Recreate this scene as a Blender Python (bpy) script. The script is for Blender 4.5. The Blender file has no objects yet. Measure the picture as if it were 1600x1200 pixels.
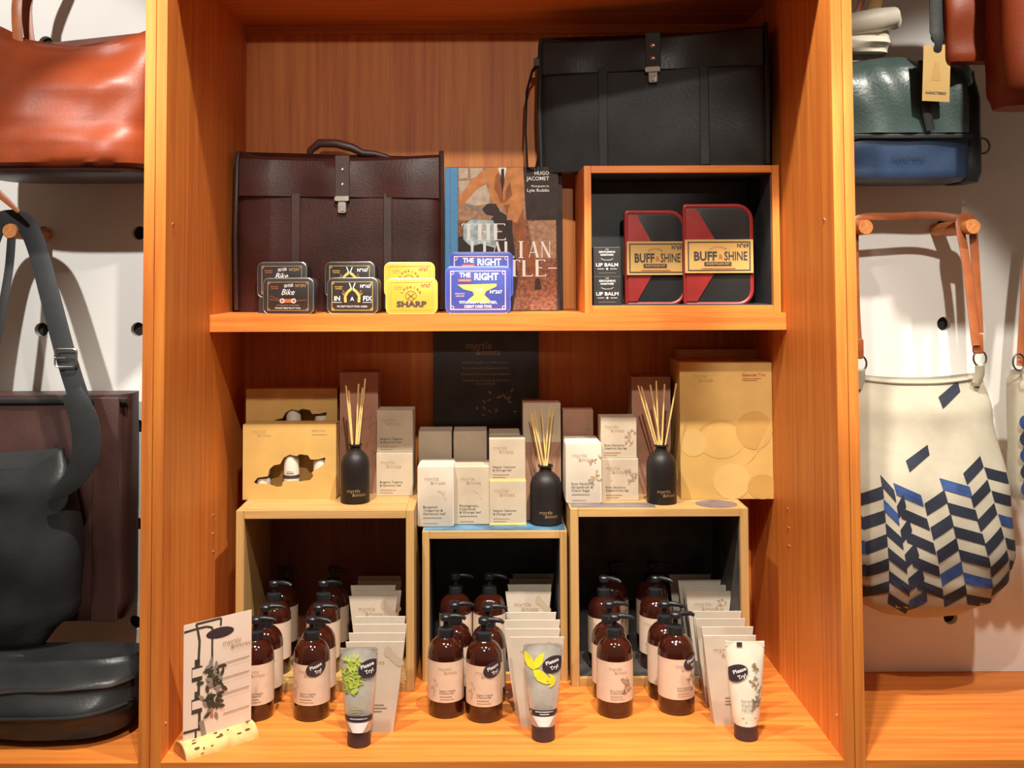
import bpy, bmesh, math, random
from mathutils import Vector, Matrix
from mathutils.geometry import tessellate_polygon
random.seed(7)
SC = bpy.context.scene
COL = SC.collection
PI = math.pi
# ------------------------------------------------------------------ camera
F = 1600.0; CX = 755.0; CY = 364.0; TH = math.radians(2.4); RO = math.radians(0.22)
CAM = Vector((0, -2.0, 1.30))
fw = Vector((0, math.cos(TH), math.sin(TH))); up0 = Vector((0, -math.sin(TH), math.cos(TH))); rt0 = Vector((1, 0, 0))
rt = rt0*math.cos(RO) - up0*math.sin(RO); up = up0*math.cos(RO) + rt0*math.sin(RO)
cd = bpy.data.cameras.new('camera'); cam = bpy.data.objects.new('camera', cd); COL.objects.link(cam)
cam.matrix_world = Matrix(((rt.x, up.x, -fw.x, CAM.x), (rt.y, up.y, -fw.y, CAM.y), (rt.z, up.z, -fw.z, CAM.z), (0, 0, 0, 1)))
cd.sensor_fit = 'HORIZONTAL'; cd.sensor_width = 36.0; cd.lens = 36.0*F/1600.0
cd.shift_x = (800-CX)/1600.0; cd.shift_y = (CY-600)/1600.0; cd.clip_start = 0.05
SC.camera = cam
# ------------------------------------------------------------------ world, lights, exposure
SC.view_settings.view_transform = 'Standard'; SC.view_settings.look = 'None'
SC.view_settings.exposure = 0.35; SC.view_settings.gamma = 1.0; SC.view_settings.use_curve_mapping = False
W = bpy.data.worlds.new('shop_ambient'); SC.world = W; W.use_nodes = True
W.node_tree.nodes['Background'].inputs[0].default_value = (1.0, 0.74, 0.54, 1)
W.node_tree.nodes['Background'].inputs[1].default_value = 0.13
def spot(loc, aim, power, cone=75, blend=0.5, size=0.03, col=(1, 0.94, 0.84)):
    l = bpy.data.lights.new('track_spotlight', 'SPOT'); l.energy = power; l.color = col
    l.spot_size = math.radians(cone); l.spot_blend = blend; l.shadow_soft_size = size
    o = bpy.data.objects.new('track_spotlight', l); COL.objects.link(o); o.location = loc
    o.rotation_euler = (Vector(aim)-Vector(loc)).to_track_quat('-Z', 'Y').to_euler()
spot((-0.50, -0.52, 2.72), (-0.42, 0.14, 0.90), 165, 56, 0.35)
spot((0.40, -0.52, 2.72), (0.36, 0.14, 0.90), 165, 56, 0.35)
spot((1.32, -0.72, 2.72), (1.18, 0.30, 0.85), 105, 56, 0.4)
spot((0.60, -2.0, 2.75), (0.93, 0.435, 1.06), 170, 17, 0.4)
spot((-1.05, -2.0, 2.75), (-1.14, 0.4, 1.50), 205, 28, 0.4, col=(1, 0.98, 0.94))
spot((0.05, -1.50, 2.72), (0.0, 0.25, 0.85), 120, 52, 0.5)
spot((0.10, -4.6, 2.25), (-0.05, 0.6, 1.72), 170, 15, 0.5)
# ------------------------------------------------------------------ pixel helpers (1600x1200 frame of the photograph)
def ray(px, py): return fw*F + rt*(px-CX) - up*(py-CY)
def P(px, py, Y):
    d = ray(px, py); return CAM + d*((Y-CAM.y)/d.y)
def PZ(px, py, z):
    d = ray(px, py); return CAM + d*((z-CAM.z)/d.z)
def S(Y, z=1.3): return ((Y+2)*math.cos(TH) + (z-1.3)*math.sin(TH))/F
# ------------------------------------------------------------------ materials
M = {}
def nt(name):
    m = bpy.data.materials.new(name); m.use_nodes = True; M[name] = m
    n = m.node_tree.nodes; return m, n, m.node_tree.links, n['Principled BSDF']
def mat(name, col, rough=0.5, var=0.12, scale=30, bump=0.0, bscale=200, metal=0.0, spec=0.5, trans=0.0, coat=0.0, stretch=None, sss=0.0):
    m, n, L, b = nt(name)
    tc = n.new('ShaderNodeTexCoord'); mp = n.new('ShaderNodeMapping'); L.new(tc.outputs['Object'], mp.inputs[0])
    if stretch: mp.inputs['Scale'].default_value = stretch
    no = n.new('ShaderNodeTexNoise'); no.inputs['Scale'].default_value = scale; no.inputs['Detail'].default_value = 5
    L.new(mp.outputs[0], no.inputs['Vector'])
    cr = n.new('ShaderNodeValToRGB'); cr.color_ramp.elements[0].position = 0.3; cr.color_ramp.elements[1].position = 0.7
    lo = [max(0, c*(1-var)) for c in col]; hi = [min(1, c*(1+var)) for c in col]
    cr.color_ramp.elements[0].color = (*lo, 1); cr.color_ramp.elements[1].color = (*hi, 1)
    L.new(no.outputs['Fac'], cr.inputs[0]); L.new(cr.outputs[0], b.inputs['Base Color'])
    b.inputs['Roughness'].default_value = rough; b.inputs['Metallic'].default_value = metal
    b.inputs['Specular IOR Level'].default_value = spec
    b.inputs['Transmission Weight'].default_value = trans; b.inputs['Coat Weight'].default_value = coat
    if bump:
        n2 = n.new('ShaderNodeTexNoise'); n2.inputs['Scale'].default_value = bscale; n2.inputs['Detail'].default_value = 4
        L.new(mp.outputs[0], n2.inputs['Vector'])
        bp = n.new('ShaderNodeBump'); bp.inputs['Strength'].default_value = bump; bp.inputs['Distance'].default_value = 0.0012
        L.new(n2.outputs['Fac'], bp.inputs['Height']); L.new(bp.outputs[0], b.inputs['Normal'])
    return m
def wood(name, dark, mid, light, axis='Z', rough=0.48, freq=60.0):
    m, n, L, b = nt(name)
    tc = n.new('ShaderNodeTexCoord'); mp = n.new('ShaderNodeMapping'); L.new(tc.outputs['Object'], mp.inputs[0])
    sc = [freq]*3; sc['XYZ'.index(axis)] = freq*0.035; mp.inputs['Scale'].default_value = sc
    n1 = n.new('ShaderNodeTexNoise'); n1.inputs['Scale'].default_value = 1.0; n1.inputs['Detail'].default_value = 8; n1.inputs['Roughness'].default_value = 0.65
    L.new(mp.outputs[0], n1.inputs['Vector'])
    cr = n.new('ShaderNodeValToRGB'); e = cr.color_ramp.elements
    e[0].position = 0.28; e[0].color = (*dark, 1); e[1].position = 0.72; e[1].color = (*light, 1)
    x = e.new(0.5); x.color = (*mid, 1)
    L.new(n1.outputs['Fac'], cr.inputs[0]); L.new(cr.outputs[0], b.inputs['Base Color'])
    b.inputs['Roughness'].default_value = rough; b.inputs['Specular IOR Level'].default_value = 0.4
    bp = n.new('ShaderNodeBump'); bp.inputs['Strength'].default_value = 0.12; bp.inputs['Distance'].default_value = 0.002
    L.new(n1.outputs['Fac'], bp.inputs['Height']); L.new(bp.outputs[0], b.inputs['Normal'])
    return m
OD, OM, OL = (0.50, 0.12, 0.022), (0.66, 0.195, 0.032), (0.78, 0.28, 0.044)
for ax in 'XYZ': wood('oak_'+ax, OD, OM, OL, ax)
for ax in 'XZ': wood('ply_'+ax, (0.36, 0.19, 0.06), (0.48, 0.28, 0.10), (0.57, 0.35, 0.135), ax)
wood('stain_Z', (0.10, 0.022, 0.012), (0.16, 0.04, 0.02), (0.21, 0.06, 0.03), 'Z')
mat('wall_white', (0.84, 0.82, 0.77), 0.6, 0.03, 6)
mat('hole_dark', (0.012, 0.012, 0.013), 0.8)
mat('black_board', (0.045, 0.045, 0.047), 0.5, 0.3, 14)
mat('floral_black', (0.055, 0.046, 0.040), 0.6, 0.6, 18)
mat('tan_leather', (0.21, 0.035, 0.009), 0.42, 0.25, 7, 0.2, 160, spec=0.3)
mat('strap_tan', (0.36, 0.10, 0.03), 0.42, 0.2, 20, 0.15, 200)
mat('brown_leather', (0.060, 0.019, 0.015), 0.40, 0.35, 9, 0.5, 190, spec=0.28)
mat('dark_brown', (0.055, 0.022, 0.018), 0.45, 0.3, 8, 0.3, 190)
mat('black_leather', (0.027, 0.028, 0.029), 0.34, 0.25, 9, 0.3, 170, spec=0.3)
mat('black_soft', (0.024, 0.025, 0.026), 0.5, 0.2, 9, 0.2, 150, spec=0.25)
mat('teal_leather', (0.042, 0.072, 0.066), 0.35, 0.25, 9, 0.5, 150)
mat('teal_bright', (0.10, 0.26, 0.26), 0.35, 0.35, 40, 0.4, 150)
mat('navy_leather', (0.018, 0.038, 0.085), 0.45, 0.2, 9, 0.3, 150)
mat('white_leather', (0.76, 0.70, 0.58), 0.5, 0.08, 9, 0.2, 60)
mat('red_leather', (0.30, 0.022, 0.02), 0.4, 0.2, 12, 0.2, 200)
mat('canvas', (0.42, 0.37, 0.28), 0.85, 0.07, 25, 0.3, 500)
mat('ink_navy', (0.011, 0.014, 0.028), 0.7, 0.3, 20)
mat('ink_blue', (0.020, 0.050, 0.16), 0.7, 0.4, 30)
mat('metal', (0.75, 0.72, 0.66), 0.22, 0.08, 20, metal=1.0)
mat('metal_dark', (0.16, 0.15, 0.14), 0.35, 0.1, 20, metal=0.9)
mat('peg_wood', (0.55, 0.20, 0.055), 0.45, 0.25, 3, stretch=(60, 6, 60))
mat('amber_glass', (0.045, 0.008, 0.004), 0.06, 0.2, 20, coat=0.6, trans=0.25)
mat('black_plastic', (0.016, 0.016, 0.018), 0.32, 0.15, 30, spec=0.3)
mat('bottle_matte', (0.017, 0.013, 0.012), 0.45, 0.2, 20, spec=0.25)
mat('label_cream', (0.68, 0.52, 0.39), 0.6, 0.07, 40)
mat('carton_white', (0.58, 0.50, 0.40), 0.6, 0.05, 22)
mat('carton_grey', (0.50, 0.40, 0.285), 0.6, 0.10, 18)
mat('carton_rose', (0.40, 0.20, 0.125), 0.6, 0.12, 24)
mat('kraft_gold', (0.56, 0.34, 0.10), 0.5, 0.09, 14)
mat('kraft_light', (0.60, 0.385, 0.13), 0.5, 0.05, 14)
mat('kraft_dark', (0.48, 0.27, 0.07), 0.5, 0.08, 14)
mat('yellow_edge', (0.72, 0.62, 0.12), 0.5)
mat('ink_tan', (0.40, 0.25, 0.13), 0.6)
mat('ink_grey', (0.26, 0.20, 0.16), 0.6)
mat('ink_dark', (0.045, 0.036, 0.034), 0.6)
mat('ink_black', (0.028, 0.022, 0.025), 0.5)
mat('ink_white', (0.82, 0.80, 0.76), 0.6, 0.04)
mat('ink_gold', (0.62, 0.40, 0.10), 0.45, 0.12, 60)
mat('ink_rust', (0.42, 0.13, 0.05), 0.6, 0.2, 60)
mat('ink_red', (0.40, 0.07, 0.05), 0.6)
mat('ink_pink', (0.62, 0.40, 0.46), 0.6)
mat('sticker', (0.040, 0.024, 0.032), 0.4)
mat('tin_black', (0.030, 0.028, 0.028), 0.38, 0.15, 40)
mat('tin_yellow', (0.60, 0.36, 0.045), 0.4, 0.06, 40)
mat('tin_blue', (0.045, 0.068, 0.31), 0.4, 0.08, 40)
mat('tin_rim', (0.30, 0.27, 0.24), 0.3, 0.1, 40, metal=0.6)
mat('tin_rim_yellow', (0.80, 0.58, 0.16), 0.3, 0.05, 40)
mat('tin_rim_blue', (0.10, 0.14, 0.55), 0.3, 0.05, 40)
mat('book_blue', (0.07, 0.27, 0.50), 0.6, 0.08, 80, 0.2, 500)
mat('paper', (0.78, 0.74, 0.66), 0.7, 0.05, 100)
mat('photo_dark', (0.040, 0.026, 0.022), 0.75, 0.3, 30)
mat('photo_stone', (0.38, 0.22, 0.13), 0.75, 0.35, 90)
mat('photo_pave', (0.24, 0.10, 0.055), 0.75, 0.6, 120)
mat('photo_pale', (0.55, 0.44, 0.33), 0.75, 0.2, 60)
mat('photo_suit', (0.56, 0.22, 0.07), 0.75, 0.22, 45)
mat('photo_suit_shade', (0.30, 0.10, 0.035), 0.75, 0.25, 45)
mat('photo_chrome', (0.40, 0.50, 0.50), 0.75, 0.4, 50)
mat('photo_skin', (0.50, 0.20, 0.10), 0.75, 0.1)
mat('card_paper', (0.74, 0.58, 0.47), 0.6, 0.03, 12)
mat('birch', (0.66, 0.44, 0.17), 0.75, 0.25, 40, 0.5, 90)
mat('birch_end', (0.50, 0.25, 0.07), 0.8, 0.25, 60)
mat('bark_mark', (0.12, 0.05, 0.025), 0.9, 0.3, 60)
mat('reed', (0.76, 0.52, 0.19), 0.6, 0.12, 60)
mat('tube_silver', (0.52, 0.47, 0.40), 0.30, 0.30, 22, 0.3, 40, metal=0.25)
mat('tube_white', (0.74, 0.68, 0.54), 0.35, 0.08, 30)
mat('leaf_lime', (0.42, 0.50, 0.07), 0.5, 0.3, 90)
mat('leaf_yellow', (0.78, 0.66, 0.03), 0.5, 0.12, 60)
mat('leaf_dark', (0.045, 0.038, 0.022), 0.6, 0.3, 60)
mat('blue_paint', (0.06, 0.15, 0.25), 0.5, 0.8, 14)
mat('violet_tone', (0.16, 0.12, 0.12), 0.6, 0.3, 20)
mat('floor_dark', (0.18, 0.14, 0.11), 0.6, 0.2, 5)
# ------------------------------------------------------------------ mesh builder
class MB:
    def __init__(s): s.v = []; s.f = []; s.m = []; s.mats = []
    def mi(s, name):
        if name not in s.mats: s.mats.append(name)
        return s.mats.index(name)
    def add(s, vs, fs, mat):
        o = len(s.v); s.v += [tuple(v) for v in vs]; k = s.mi(mat)
        if hasattr(s, 'l'): s.l += 0.00002
        for f in fs: s.f.append(tuple(i+o for i in f)); s.m.append(k)
    def box(s, x0, x1, y0, y1, z0, z1, mat):
        vs = [(x, y, z) for z in (z0, z1) for y in (y0, y1) for x in (x0, x1)]
        s.add(vs, [(0, 2, 3, 1), (4, 5, 7, 6), (0, 1, 5, 4), (2, 6, 7, 3), (0, 4, 6, 2), (1, 3, 7, 5)], mat)
    def loft(s, rings, mat, cap0=True, cap1=True, closed=True):
        n = len(rings[0]); vs = [p for r in rings for p in r]; fs = []
        for j in range(len(rings)-1):
            for i in range(n if closed else n-1):
                k = (i+1) % n; fs.append((j*n+i, j*n+k, (j+1)*n+k, (j+1)*n+i))
        if cap0: fs.append(tuple(range(n))[::-1])
        if cap1: fs.append(tuple(range((len(rings)-1)*n, len(rings)*n)))
        s.add(vs, fs, mat)
    def rprism(s, w, h, d, r, bev, mat, x=0, y=0, z=0, corners=(1, 1, 1, 1), seg=5):
        """rounded slab standing on z, centred on x, front at y; corners: bl, br, tr, tl"""
        def ring(ins, yy):
            pts = []
            for (sx, sz, a0, on) in ((-1, 0, PI, corners[0]), (1, 0, 1.5*PI, corners[1]), (1, 1, 0, corners[2]), (-1, 1, 0.5*PI, corners[3])):
                rr = max((r if on else 0.0008) - ins, 0.0004)
                cx = sx*(w/2-ins-rr); cz = (h-ins-rr) if sz else (ins+rr)
                for q in range(seg+1):
                    a = a0+q/seg*PI/2; pts.append((x+cx+rr*math.cos(a), yy, z+cz+rr*math.sin(a)))
            return pts
        s.loft([ring(bev, y), ring(bev*0.3, y+bev*0.3), ring(0, y+bev), ring(0, y+d-bev), ring(bev, y+d)], mat)
    def lathe(s, prof, mat, x=0, y=0, z=0, seg=28, cap0=True, cap1=True):
        s.loft([[(x+r*math.cos(2*PI*i/seg), y+r*math.sin(2*PI*i/seg), z+h) for i in range(seg)] for r, h in prof], mat, cap0, cap1)
    def tube(s, pts, r, mat, seg=10, flat=1.0, side=None):
        pts = [Vector(p) for p in pts]; rings = []
        for i, p in enumerate(pts):
            t = (pts[min(i+1, len(pts)-1)]-pts[max(i-1, 0)]).normalized()
            ref = Vector(side) if side else (Vector((0, 1, 0)) if abs(t.y) < 0.9 else Vector((1, 0, 0)))
            a = (ref - t*ref.dot(t)).normalized(); b = t.cross(a)
            rr = r[i] if isinstance(r, (list, tuple)) else r
            rings.append([p + a*(rr*flat*math.cos(2*PI*k/seg)) + b*(rr*math.sin(2*PI*k/seg)) for k in range(seg)])
        s.loft(rings, mat)
    def cyl(s, p0, p1, r, mat, seg=20): s.tube([p0, p1], r, mat, seg)
    def build(s, name, parent=None, smooth=False, loc=None):
        me = bpy.data.meshes.new(name); me.from_pydata(s.v, [], s.f)
        for k in s.mats: me.materials.append(M[k])
        me.polygons.foreach_set('material_index', s.m)
        if smooth:
            bm = bmesh.new(); bm.from_mesh(me)
            for f in bm.faces: f.smooth = True
            for e in bm.edges:
                if len(e.link_faces) == 2 and e.calc_face_angle(0) > 0.7: e.smooth = False
            bmesh.ops.recalc_face_normals(bm, faces=bm.faces); bm.to_mesh(me); bm.free()
        else:
            bm = bmesh.new(); bm.from_mesh(me); bmesh.ops.recalc_face_normals(bm, faces=bm.faces); bm.to_mesh(me); bm.free()
        me.update()
        o = bpy.data.objects.new(name, me); COL.objects.link(o)
        if parent: o.parent = parent
        if loc: o.location = loc
        return o
def one(name, fn, parent=None, smooth=False, loc=None):
    mb = MB(); fn(mb); return mb.build(name, parent, smooth, loc)
def tag(o, label, cat, group=None, kind=None):
    if label: o['label'] = label
    if cat: o['category'] = cat
    if group: o['group'] = group
    if kind: o['kind'] = kind
    return o
def thing(name, label, cat, loc=(0, 0, 0), rz=0, group=None, rx=0):
    o = bpy.data.objects.new(name, None); COL.objects.link(o); o.empty_display_size = 0.02
    o.location = loc; o.rotation_euler = (rx, 0, rz); return tag(o, label, cat, group)
def copy_thing(src, label, loc, rz=None, rx=None):
    r = src.copy(); COL.objects.link(r); r.location = loc; r['label'] = label
    if rz is not None: r.rotation_euler.z = rz
    if rx is not None: r.rotation_euler.x = rx
    for ch in src.children:
        c = ch.copy(); COL.objects.link(c); c.parent = r
        for g in ch.children:
            d = g.copy(); COL.objects.link(d); d.parent = c
    return r
# ------------------------------------------------------------------ flat print (lettering and marks) as thin inlaid geometry
_T = {}
def glyphs(txt, shear=0.0, bold=0.0):
    k = (txt, shear, bold)
    if k in _T: return _T[k]
    c = bpy.data.curves.new('t', 'FONT'); c.body = txt; c.size = 1.0; c.resolution_u = 2; c.shear = shear; c.offset = bold
    o = bpy.data.objects.new('t', c); COL.objects.link(o); bpy.context.view_layer.update()
    me = o.to_mesh(); vs = [(v.co.x, v.co.y) for v in me.vertices]; fs = [tuple(p.vertices) for p in me.polygons]
    o.to_mesh_clear(); bpy.data.objects.remove(o); bpy.data.curves.remove(c)
    if not vs: vs = [(0, 0)]
    x0 = min(v[0] for v in vs); x1 = max(v[0] for v in vs)
    _T[k] = ([((v[0]-x0), v[1]) for v in vs], fs, x1-x0); return _T[k]
class Print(MB):
    """marks given as (x, z) on a face; m maps (x, z, lift) to 3D"""
    def __init__(s, m=None): super().__init__(); s.map = m or (lambda x, z, l: (x, -l, z)); s.l = 0.0004
    def up(s, k=1): s.l += 0.00014*k; return s
    def poly(s, pts, mat): s.add([s.map(x, z, s.l) for x, z in pts], [tuple(range(len(pts)))], mat)
    def rect(s, x0, z0, x1, z1, mat, n=1):
        vs = []; fs = []
        for i in range(n+1):
            x = x0+(x1-x0)*i/n; vs += [s.map(x, z0, s.l), s.map(x, z1, s.l)]
            if i: fs.append((2*i-2, 2*i, 2*i+1, 2*i-1))
        s.add(vs, fs, mat)
    def frame(s, x0, z0, x1, z1, t, mat):
        s.rect(x0, z0, x1, z0+t, mat); s.rect(x0, z1-t, x1, z1, mat); s.rect(x0, z0+t, x0+t, z1-t, mat); s.rect(x1-t, z0+t, x1, z1-t, mat)
    def line(s, pts, w, mat):
        for (x0, z0), (x1, z1) in zip(pts, pts[1:]):
            d = math.hypot(x1-x0, z1-z0) or 1; nx, nz = -(z1-z0)/d*w/2, (x1-x0)/d*w/2
            s.poly([(x0+nx, z0+nz), (x0-nx, z0-nz), (x1-nx, z1-nz), (x1+nx, z1+nz)], mat)
    def ell(s, cx, cz, rx, rz, mat, rot=0, n=24, inner=0.0, clip=None):
        ca, sa = math.cos(rot), math.sin(rot); R = [inner, (1+2*inner)/3, (2+inner)/3, 1.0]; vs = []; fs = []
        for r in R:
            for i in range(n):
                a = 2*PI*i/n; x, z = rx*r*math.cos(a), rz*r*math.sin(a); X, Z = cx+x*ca-z*sa, cz+x*sa+z*ca
                if clip: X = min(max(X, clip[0]), clip[1])
                vs.append(s.map(X, Z, s.l))
        for j in range(3):
            for i in range(n): k = (i+1) % n; fs.append((j*n+i, j*n+k, (j+1)*n+k, (j+1)*n+i))
        s.add(vs, fs, mat)
    def text(s, t, x, z, h, mat, align='C', rot=0, shear=0, bold=0, fit=None):
        vs, fs, w = glyphs(t, shear, bold); k = h/0.7; kx = k if fit is None else fit/max(w, 1e-6)
        off = {'L': 0, 'C': -w*kx/2, 'R': -w*kx}[align]; ca, sa = math.cos(rot), math.sin(rot); o = []
        for a, b in vs:
            X, Z = a*kx+off, b*k; o.append(s.map(x+X*ca-Z*sa, z+X*sa+Z*ca, s.l))
        s.add(o, fs, mat)
    def leaf(s, x, z, L, w, a, mat):
        ca, sa = math.cos(a), math.sin(a); pts = []
        for t, q in ((0, 0), (.25, .8), (.5, 1), (.8, .55), (1, 0), (.8, -.55), (.5, -1), (.25, -.8)):
            X, Z = L*t, w*q/2; pts.append((x+X*ca-Z*sa, z+X*sa+Z*ca))
        s.poly(pts, mat)
def logo(p, x, z, h, mat):
    p.text('myrtle', x, z, h, mat, 'L', bold=-0.012); p.text('&moss', x+h*1.5, z-h*1.05, h, mat, 'L', bold=-0.012)
def cylmap(R): return lambda x, z, l: ((R+l)*math.sin(x/R), -(R+l)*math.cos(x/R), z)
# ------------------------------------------------------------------ setting: floor, bay walls, plinth
ZF = P(755, 1190, 0).z                      # top of the base boards
XL0, XL1, XL2 = P(228, 0, 0).x, P(245, 0, 0).x, P(262, 0, 0).x
XR0, XR1, XR2 = P(1297, 0, 0).x, P(1314, 0, 0).x, P(1330, 0, 0).x
ZT = P(755, -89, 0).z; YB = 0.672; YW = 0.435
tag(one('floor', lambda m: m.box(-2.6, 2.6, -4.6, 1.0, -0.05, 0.0, 'floor_dark')), 'dark shop floor in front of the shelving', 'floor', kind='structure')
def pegwall(name, x0, x1, hx, hz, label):
    mb = MB(); pit = 0.2285; R = 0.0165; z0, z1 = ZF, ZT+0.45; N = 32
    xs = [x0]; x = hx-pit/2
    while x > x0+0.02: x -= pit
    x += pit
    while x < x1-0.02: xs.append(x); x += pit
    xs.append(x1)
    zs = [z0]; z = hz-pit/2
    while z > z0+0.02: z -= pit
    z += pit
    while z < z1-0.02: zs.append(z); z += pit
    zs.append(z1); cells = 0
    for a, b in zip(xs, xs[1:]):
        for c, d in zip(zs, zs[1:]):
            cx = hx+round(((a+b)/2-hx)/pit)*pit; cz = hz+round(((c+d)/2-hz)/pit)*pit
            if a+R < cx < b-R and c+R < cz < d-R:
                ri = [(cx+R*math.cos(2*PI*i/N), cz+R*math.sin(2*PI*i/N)) for i in range(N)]; ro = []
                for i in range(N):
                    ca, sa = math.cos(2*PI*i/N+1e-6), math.sin(2*PI*i/N+1e-6)
                    t = min(((b-cx) if ca > 0 else (a-cx))/ca if abs(ca) > 1e-9 else 9, ((d-cz) if sa > 0 else (c-cz))/sa if abs(sa) > 1e-9 else 9)
                    ro.append((cx+ca*t, cz+sa*t))
                vs = [(p[0], YW, p[1]) for p in ro]+[(p[0], YW, p[1]) for p in ri]+[(p[0], YW+0.018, p[1]) for p in ri]
                mb.add(vs, [(i, (i+1) % N, N+(i+1) % N, N+i) for i in range(N)]+[(N+i, N+(i+1) % N, 2*N+(i+1) % N, 2*N+i) for i in range(N)], 'wall_white')
                co = [(a, YW, c), (b, YW, c), (b, YW, d), (a, YW, d)]
                for q, (px_, pz_) in enumerate(((a, c), (b, c), (b, d), (a, d))):   # corner fillers
                    i0 = min(range(N), key=lambda i: (ro[i][0]-px_)**2+(ro[i][1]-pz_)**2); cand = sorted(range(N), key=lambda i: (ro[i][0]-px_)**2+(ro[i][1]-pz_)**2)[:2]
                    mb.add([(px_, YW, pz_), (ro[cand[0]][0], YW, ro[cand[0]][1]), (ro[cand[1]][0], YW, ro[cand[1]][1])], [(0, 1, 2)], 'wall_white')
            else: mb.add([(a, YW, c), (b, YW, c), (b, YW, d), (a, YW, d)], [(0, 1, 2, 3)], 'wall_white')
    mb.box(x0, x1, YW+0.019, YW+0.03, z0, z1, 'hole_dark')
    return tag(mb.build(name), label, 'wall', kind='structure')
hl = P(217, 364, YW); hr = P(1475, 506, YW)
pegwall('wall_left', -1.75, XL0-0.002, hl.x, hl.z, 'white wall panel with round holes behind the left-hand bags')
pegwall('wall_right', XR2+0.002, 1.75, hr.x, hr.z, 'white wall panel with round holes behind the right-hand bags')
# cabinet
cab = thing('display_cabinet', 'tall orange wooden display cabinet open at the front in the middle', 'cabinet', (0, 0, 0))
one('side_panel', lambda m: m.box(XL1+0.0008, XL2, 0, YB+0.02, 0.0, ZT+0.05, 'oak_Z'), cab)
one('side_panel', lambda m: m.box(XR0, XR1-0.0008, 0, YB+0.02, 0.0, ZT+0.05, 'oak_Z'), cab)
one('back_panel', lambda m: m.box(XL2, XR0, YB, YB+0.018, ZF-0.02, ZT, 'oak_Z'), cab)
one('top_panel', lambda m: m.box(XL2, XR0, 0.0, YB+0.018, ZT, ZT+0.04, 'oak_X'), cab)
one('top_rail', lambda m: m.box(XL2, XR0, YB-0.014, YB, ZT-0.022, ZT, 'oak_X'), cab)
one('base_board', lambda m: m.box(XL2, XR0, 0, YB, ZF-0.022, ZF, 'oak_X'), cab)
one('plinth', lambda m: m.box(XL2, XR0, 0.004, 0.024, 0.0, ZF-0.0235, 'oak_X'), cab)
YS = 0.325; zs1 = P(755, 490.5, YS).z; zs0 = P(755, 517, YS).z
one('shelf', lambda m: m.box(XL2+0.001, XR0-0.001, YS, YB-0.001, zs0, zs1, 'oak_X'), cab)
for (px, py, sd) in ((333, 805, 0), (333, 834, 0), (333, 862, 0), (270, 350, 0), (1230, 795, 1), (1232, 825, 1), (1233, 853, 1), (1288, 343, 1), (1308, 1117, 1), (259, 1130, 0)):
    xx = (XL2, XR0)[sd]; r_ = ray(px, py); p = CAM + r_*((xx-CAM.x)/r_.x)
    if 0.005 < p.y < YB-0.02: one('shelf_pin', lambda m: m.cyl((xx-0.002, p.y, p.z), (xx+0.002, p.y, p.z), 0.0028, 'metal', 12), cab)
for nm, x0, x1, lb in (('divider_panel', XL0, XL1-0.0008, 'upright orange board edging the left-hand bag bay'), ('divider_panel', XR1+0.0008, XR2, 'upright orange board edging the right-hand bag bay')):
    tag(one(nm, lambda m: m.box(x0, x1, 0, YW+0.03, 0, ZT+0.47, 'oak_Z')), lb, 'panel', 'upright boards beside the cabinet')
for x0, x1, side in ((-1.75, XL0-0.0005, 'left'), (XR2+0.0005, 1.75, 'right')):
    t = thing('bay_ledge', 'orange wooden ledge under the bags in the %s bay' % side, 'ledge', ((x0+x1)/2, 0, 0), group='ledges under the hanging bags')
    hw = (x1-x0)/2
    one('base_board', lambda m: m.box(-hw, hw, 0, YW+0.018, ZF-0.022, ZF-0.0006, 'oak_X'), t)
    one('plinth', lambda m: m.box(-hw, hw, 0.004, 0.024, 0, ZF-0.0235, 'oak_X'), t)
# ------------------------------------------------------------------ wooden display boxes
def crate(label, x0, x1, y0, y1, Y, depth, th, z0, wm='ply', back='black_board', lining=None, name='display_box'):
    a = P(x0, y1, Y); b = P(x1, y0, Y); w = b.x-a.x; h = b.z-z0 if True else 0
    t = thing(name, label, 'box', ((a.x+b.x)/2, Y, z0), group='wooden display boxes')
    one('side_board', lambda m: m.rprism(th, h, depth, 0.001, 0.0008, wm+'_Z', x=-w/2+th/2), t)
    one('side_board', lambda m: m.rprism(th, h, depth, 0.001, 0.0008, wm+'_Z', x=w/2-th/2), t)
    one('top_board', lambda m: m.rprism(w-2*th-0.0006, th, depth, 0.001, 0.0008, wm+'_X', z=h-th), t)
    one('bottom_board', lambda m: m.rprism(w-2*th-0.0006, th, depth, 0.001, 0.0008, wm+'_X'), t)
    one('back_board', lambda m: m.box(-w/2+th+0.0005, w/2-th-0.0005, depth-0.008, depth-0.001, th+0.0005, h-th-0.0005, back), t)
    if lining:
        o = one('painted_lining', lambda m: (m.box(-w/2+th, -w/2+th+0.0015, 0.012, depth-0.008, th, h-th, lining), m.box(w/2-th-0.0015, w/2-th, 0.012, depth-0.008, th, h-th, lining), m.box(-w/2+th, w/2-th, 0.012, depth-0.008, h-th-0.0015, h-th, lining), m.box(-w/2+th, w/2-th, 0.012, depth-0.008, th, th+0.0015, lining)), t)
    t['top'] = z0+h; return t, z0+h, w
crU, zU, _ = crate('orange wooden display box holding shoe care kits on the middle shelf', 914, 1217, 258, 487, 0.345, 0.225, 0.0165, zs1, 'oak', 'black_board', 'black_board')
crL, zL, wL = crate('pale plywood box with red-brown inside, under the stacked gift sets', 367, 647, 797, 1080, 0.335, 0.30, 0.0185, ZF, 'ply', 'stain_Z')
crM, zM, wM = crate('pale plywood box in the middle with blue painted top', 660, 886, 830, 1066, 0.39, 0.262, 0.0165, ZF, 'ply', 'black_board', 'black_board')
crR, zR, wR = crate('pale plywood box with black patterned inside under the large gold carton', 893, 1169, 794, 1076, 0.357, 0.295, 0.0185, ZF, 'ply', 'floral_black', 'floral_black')
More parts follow.
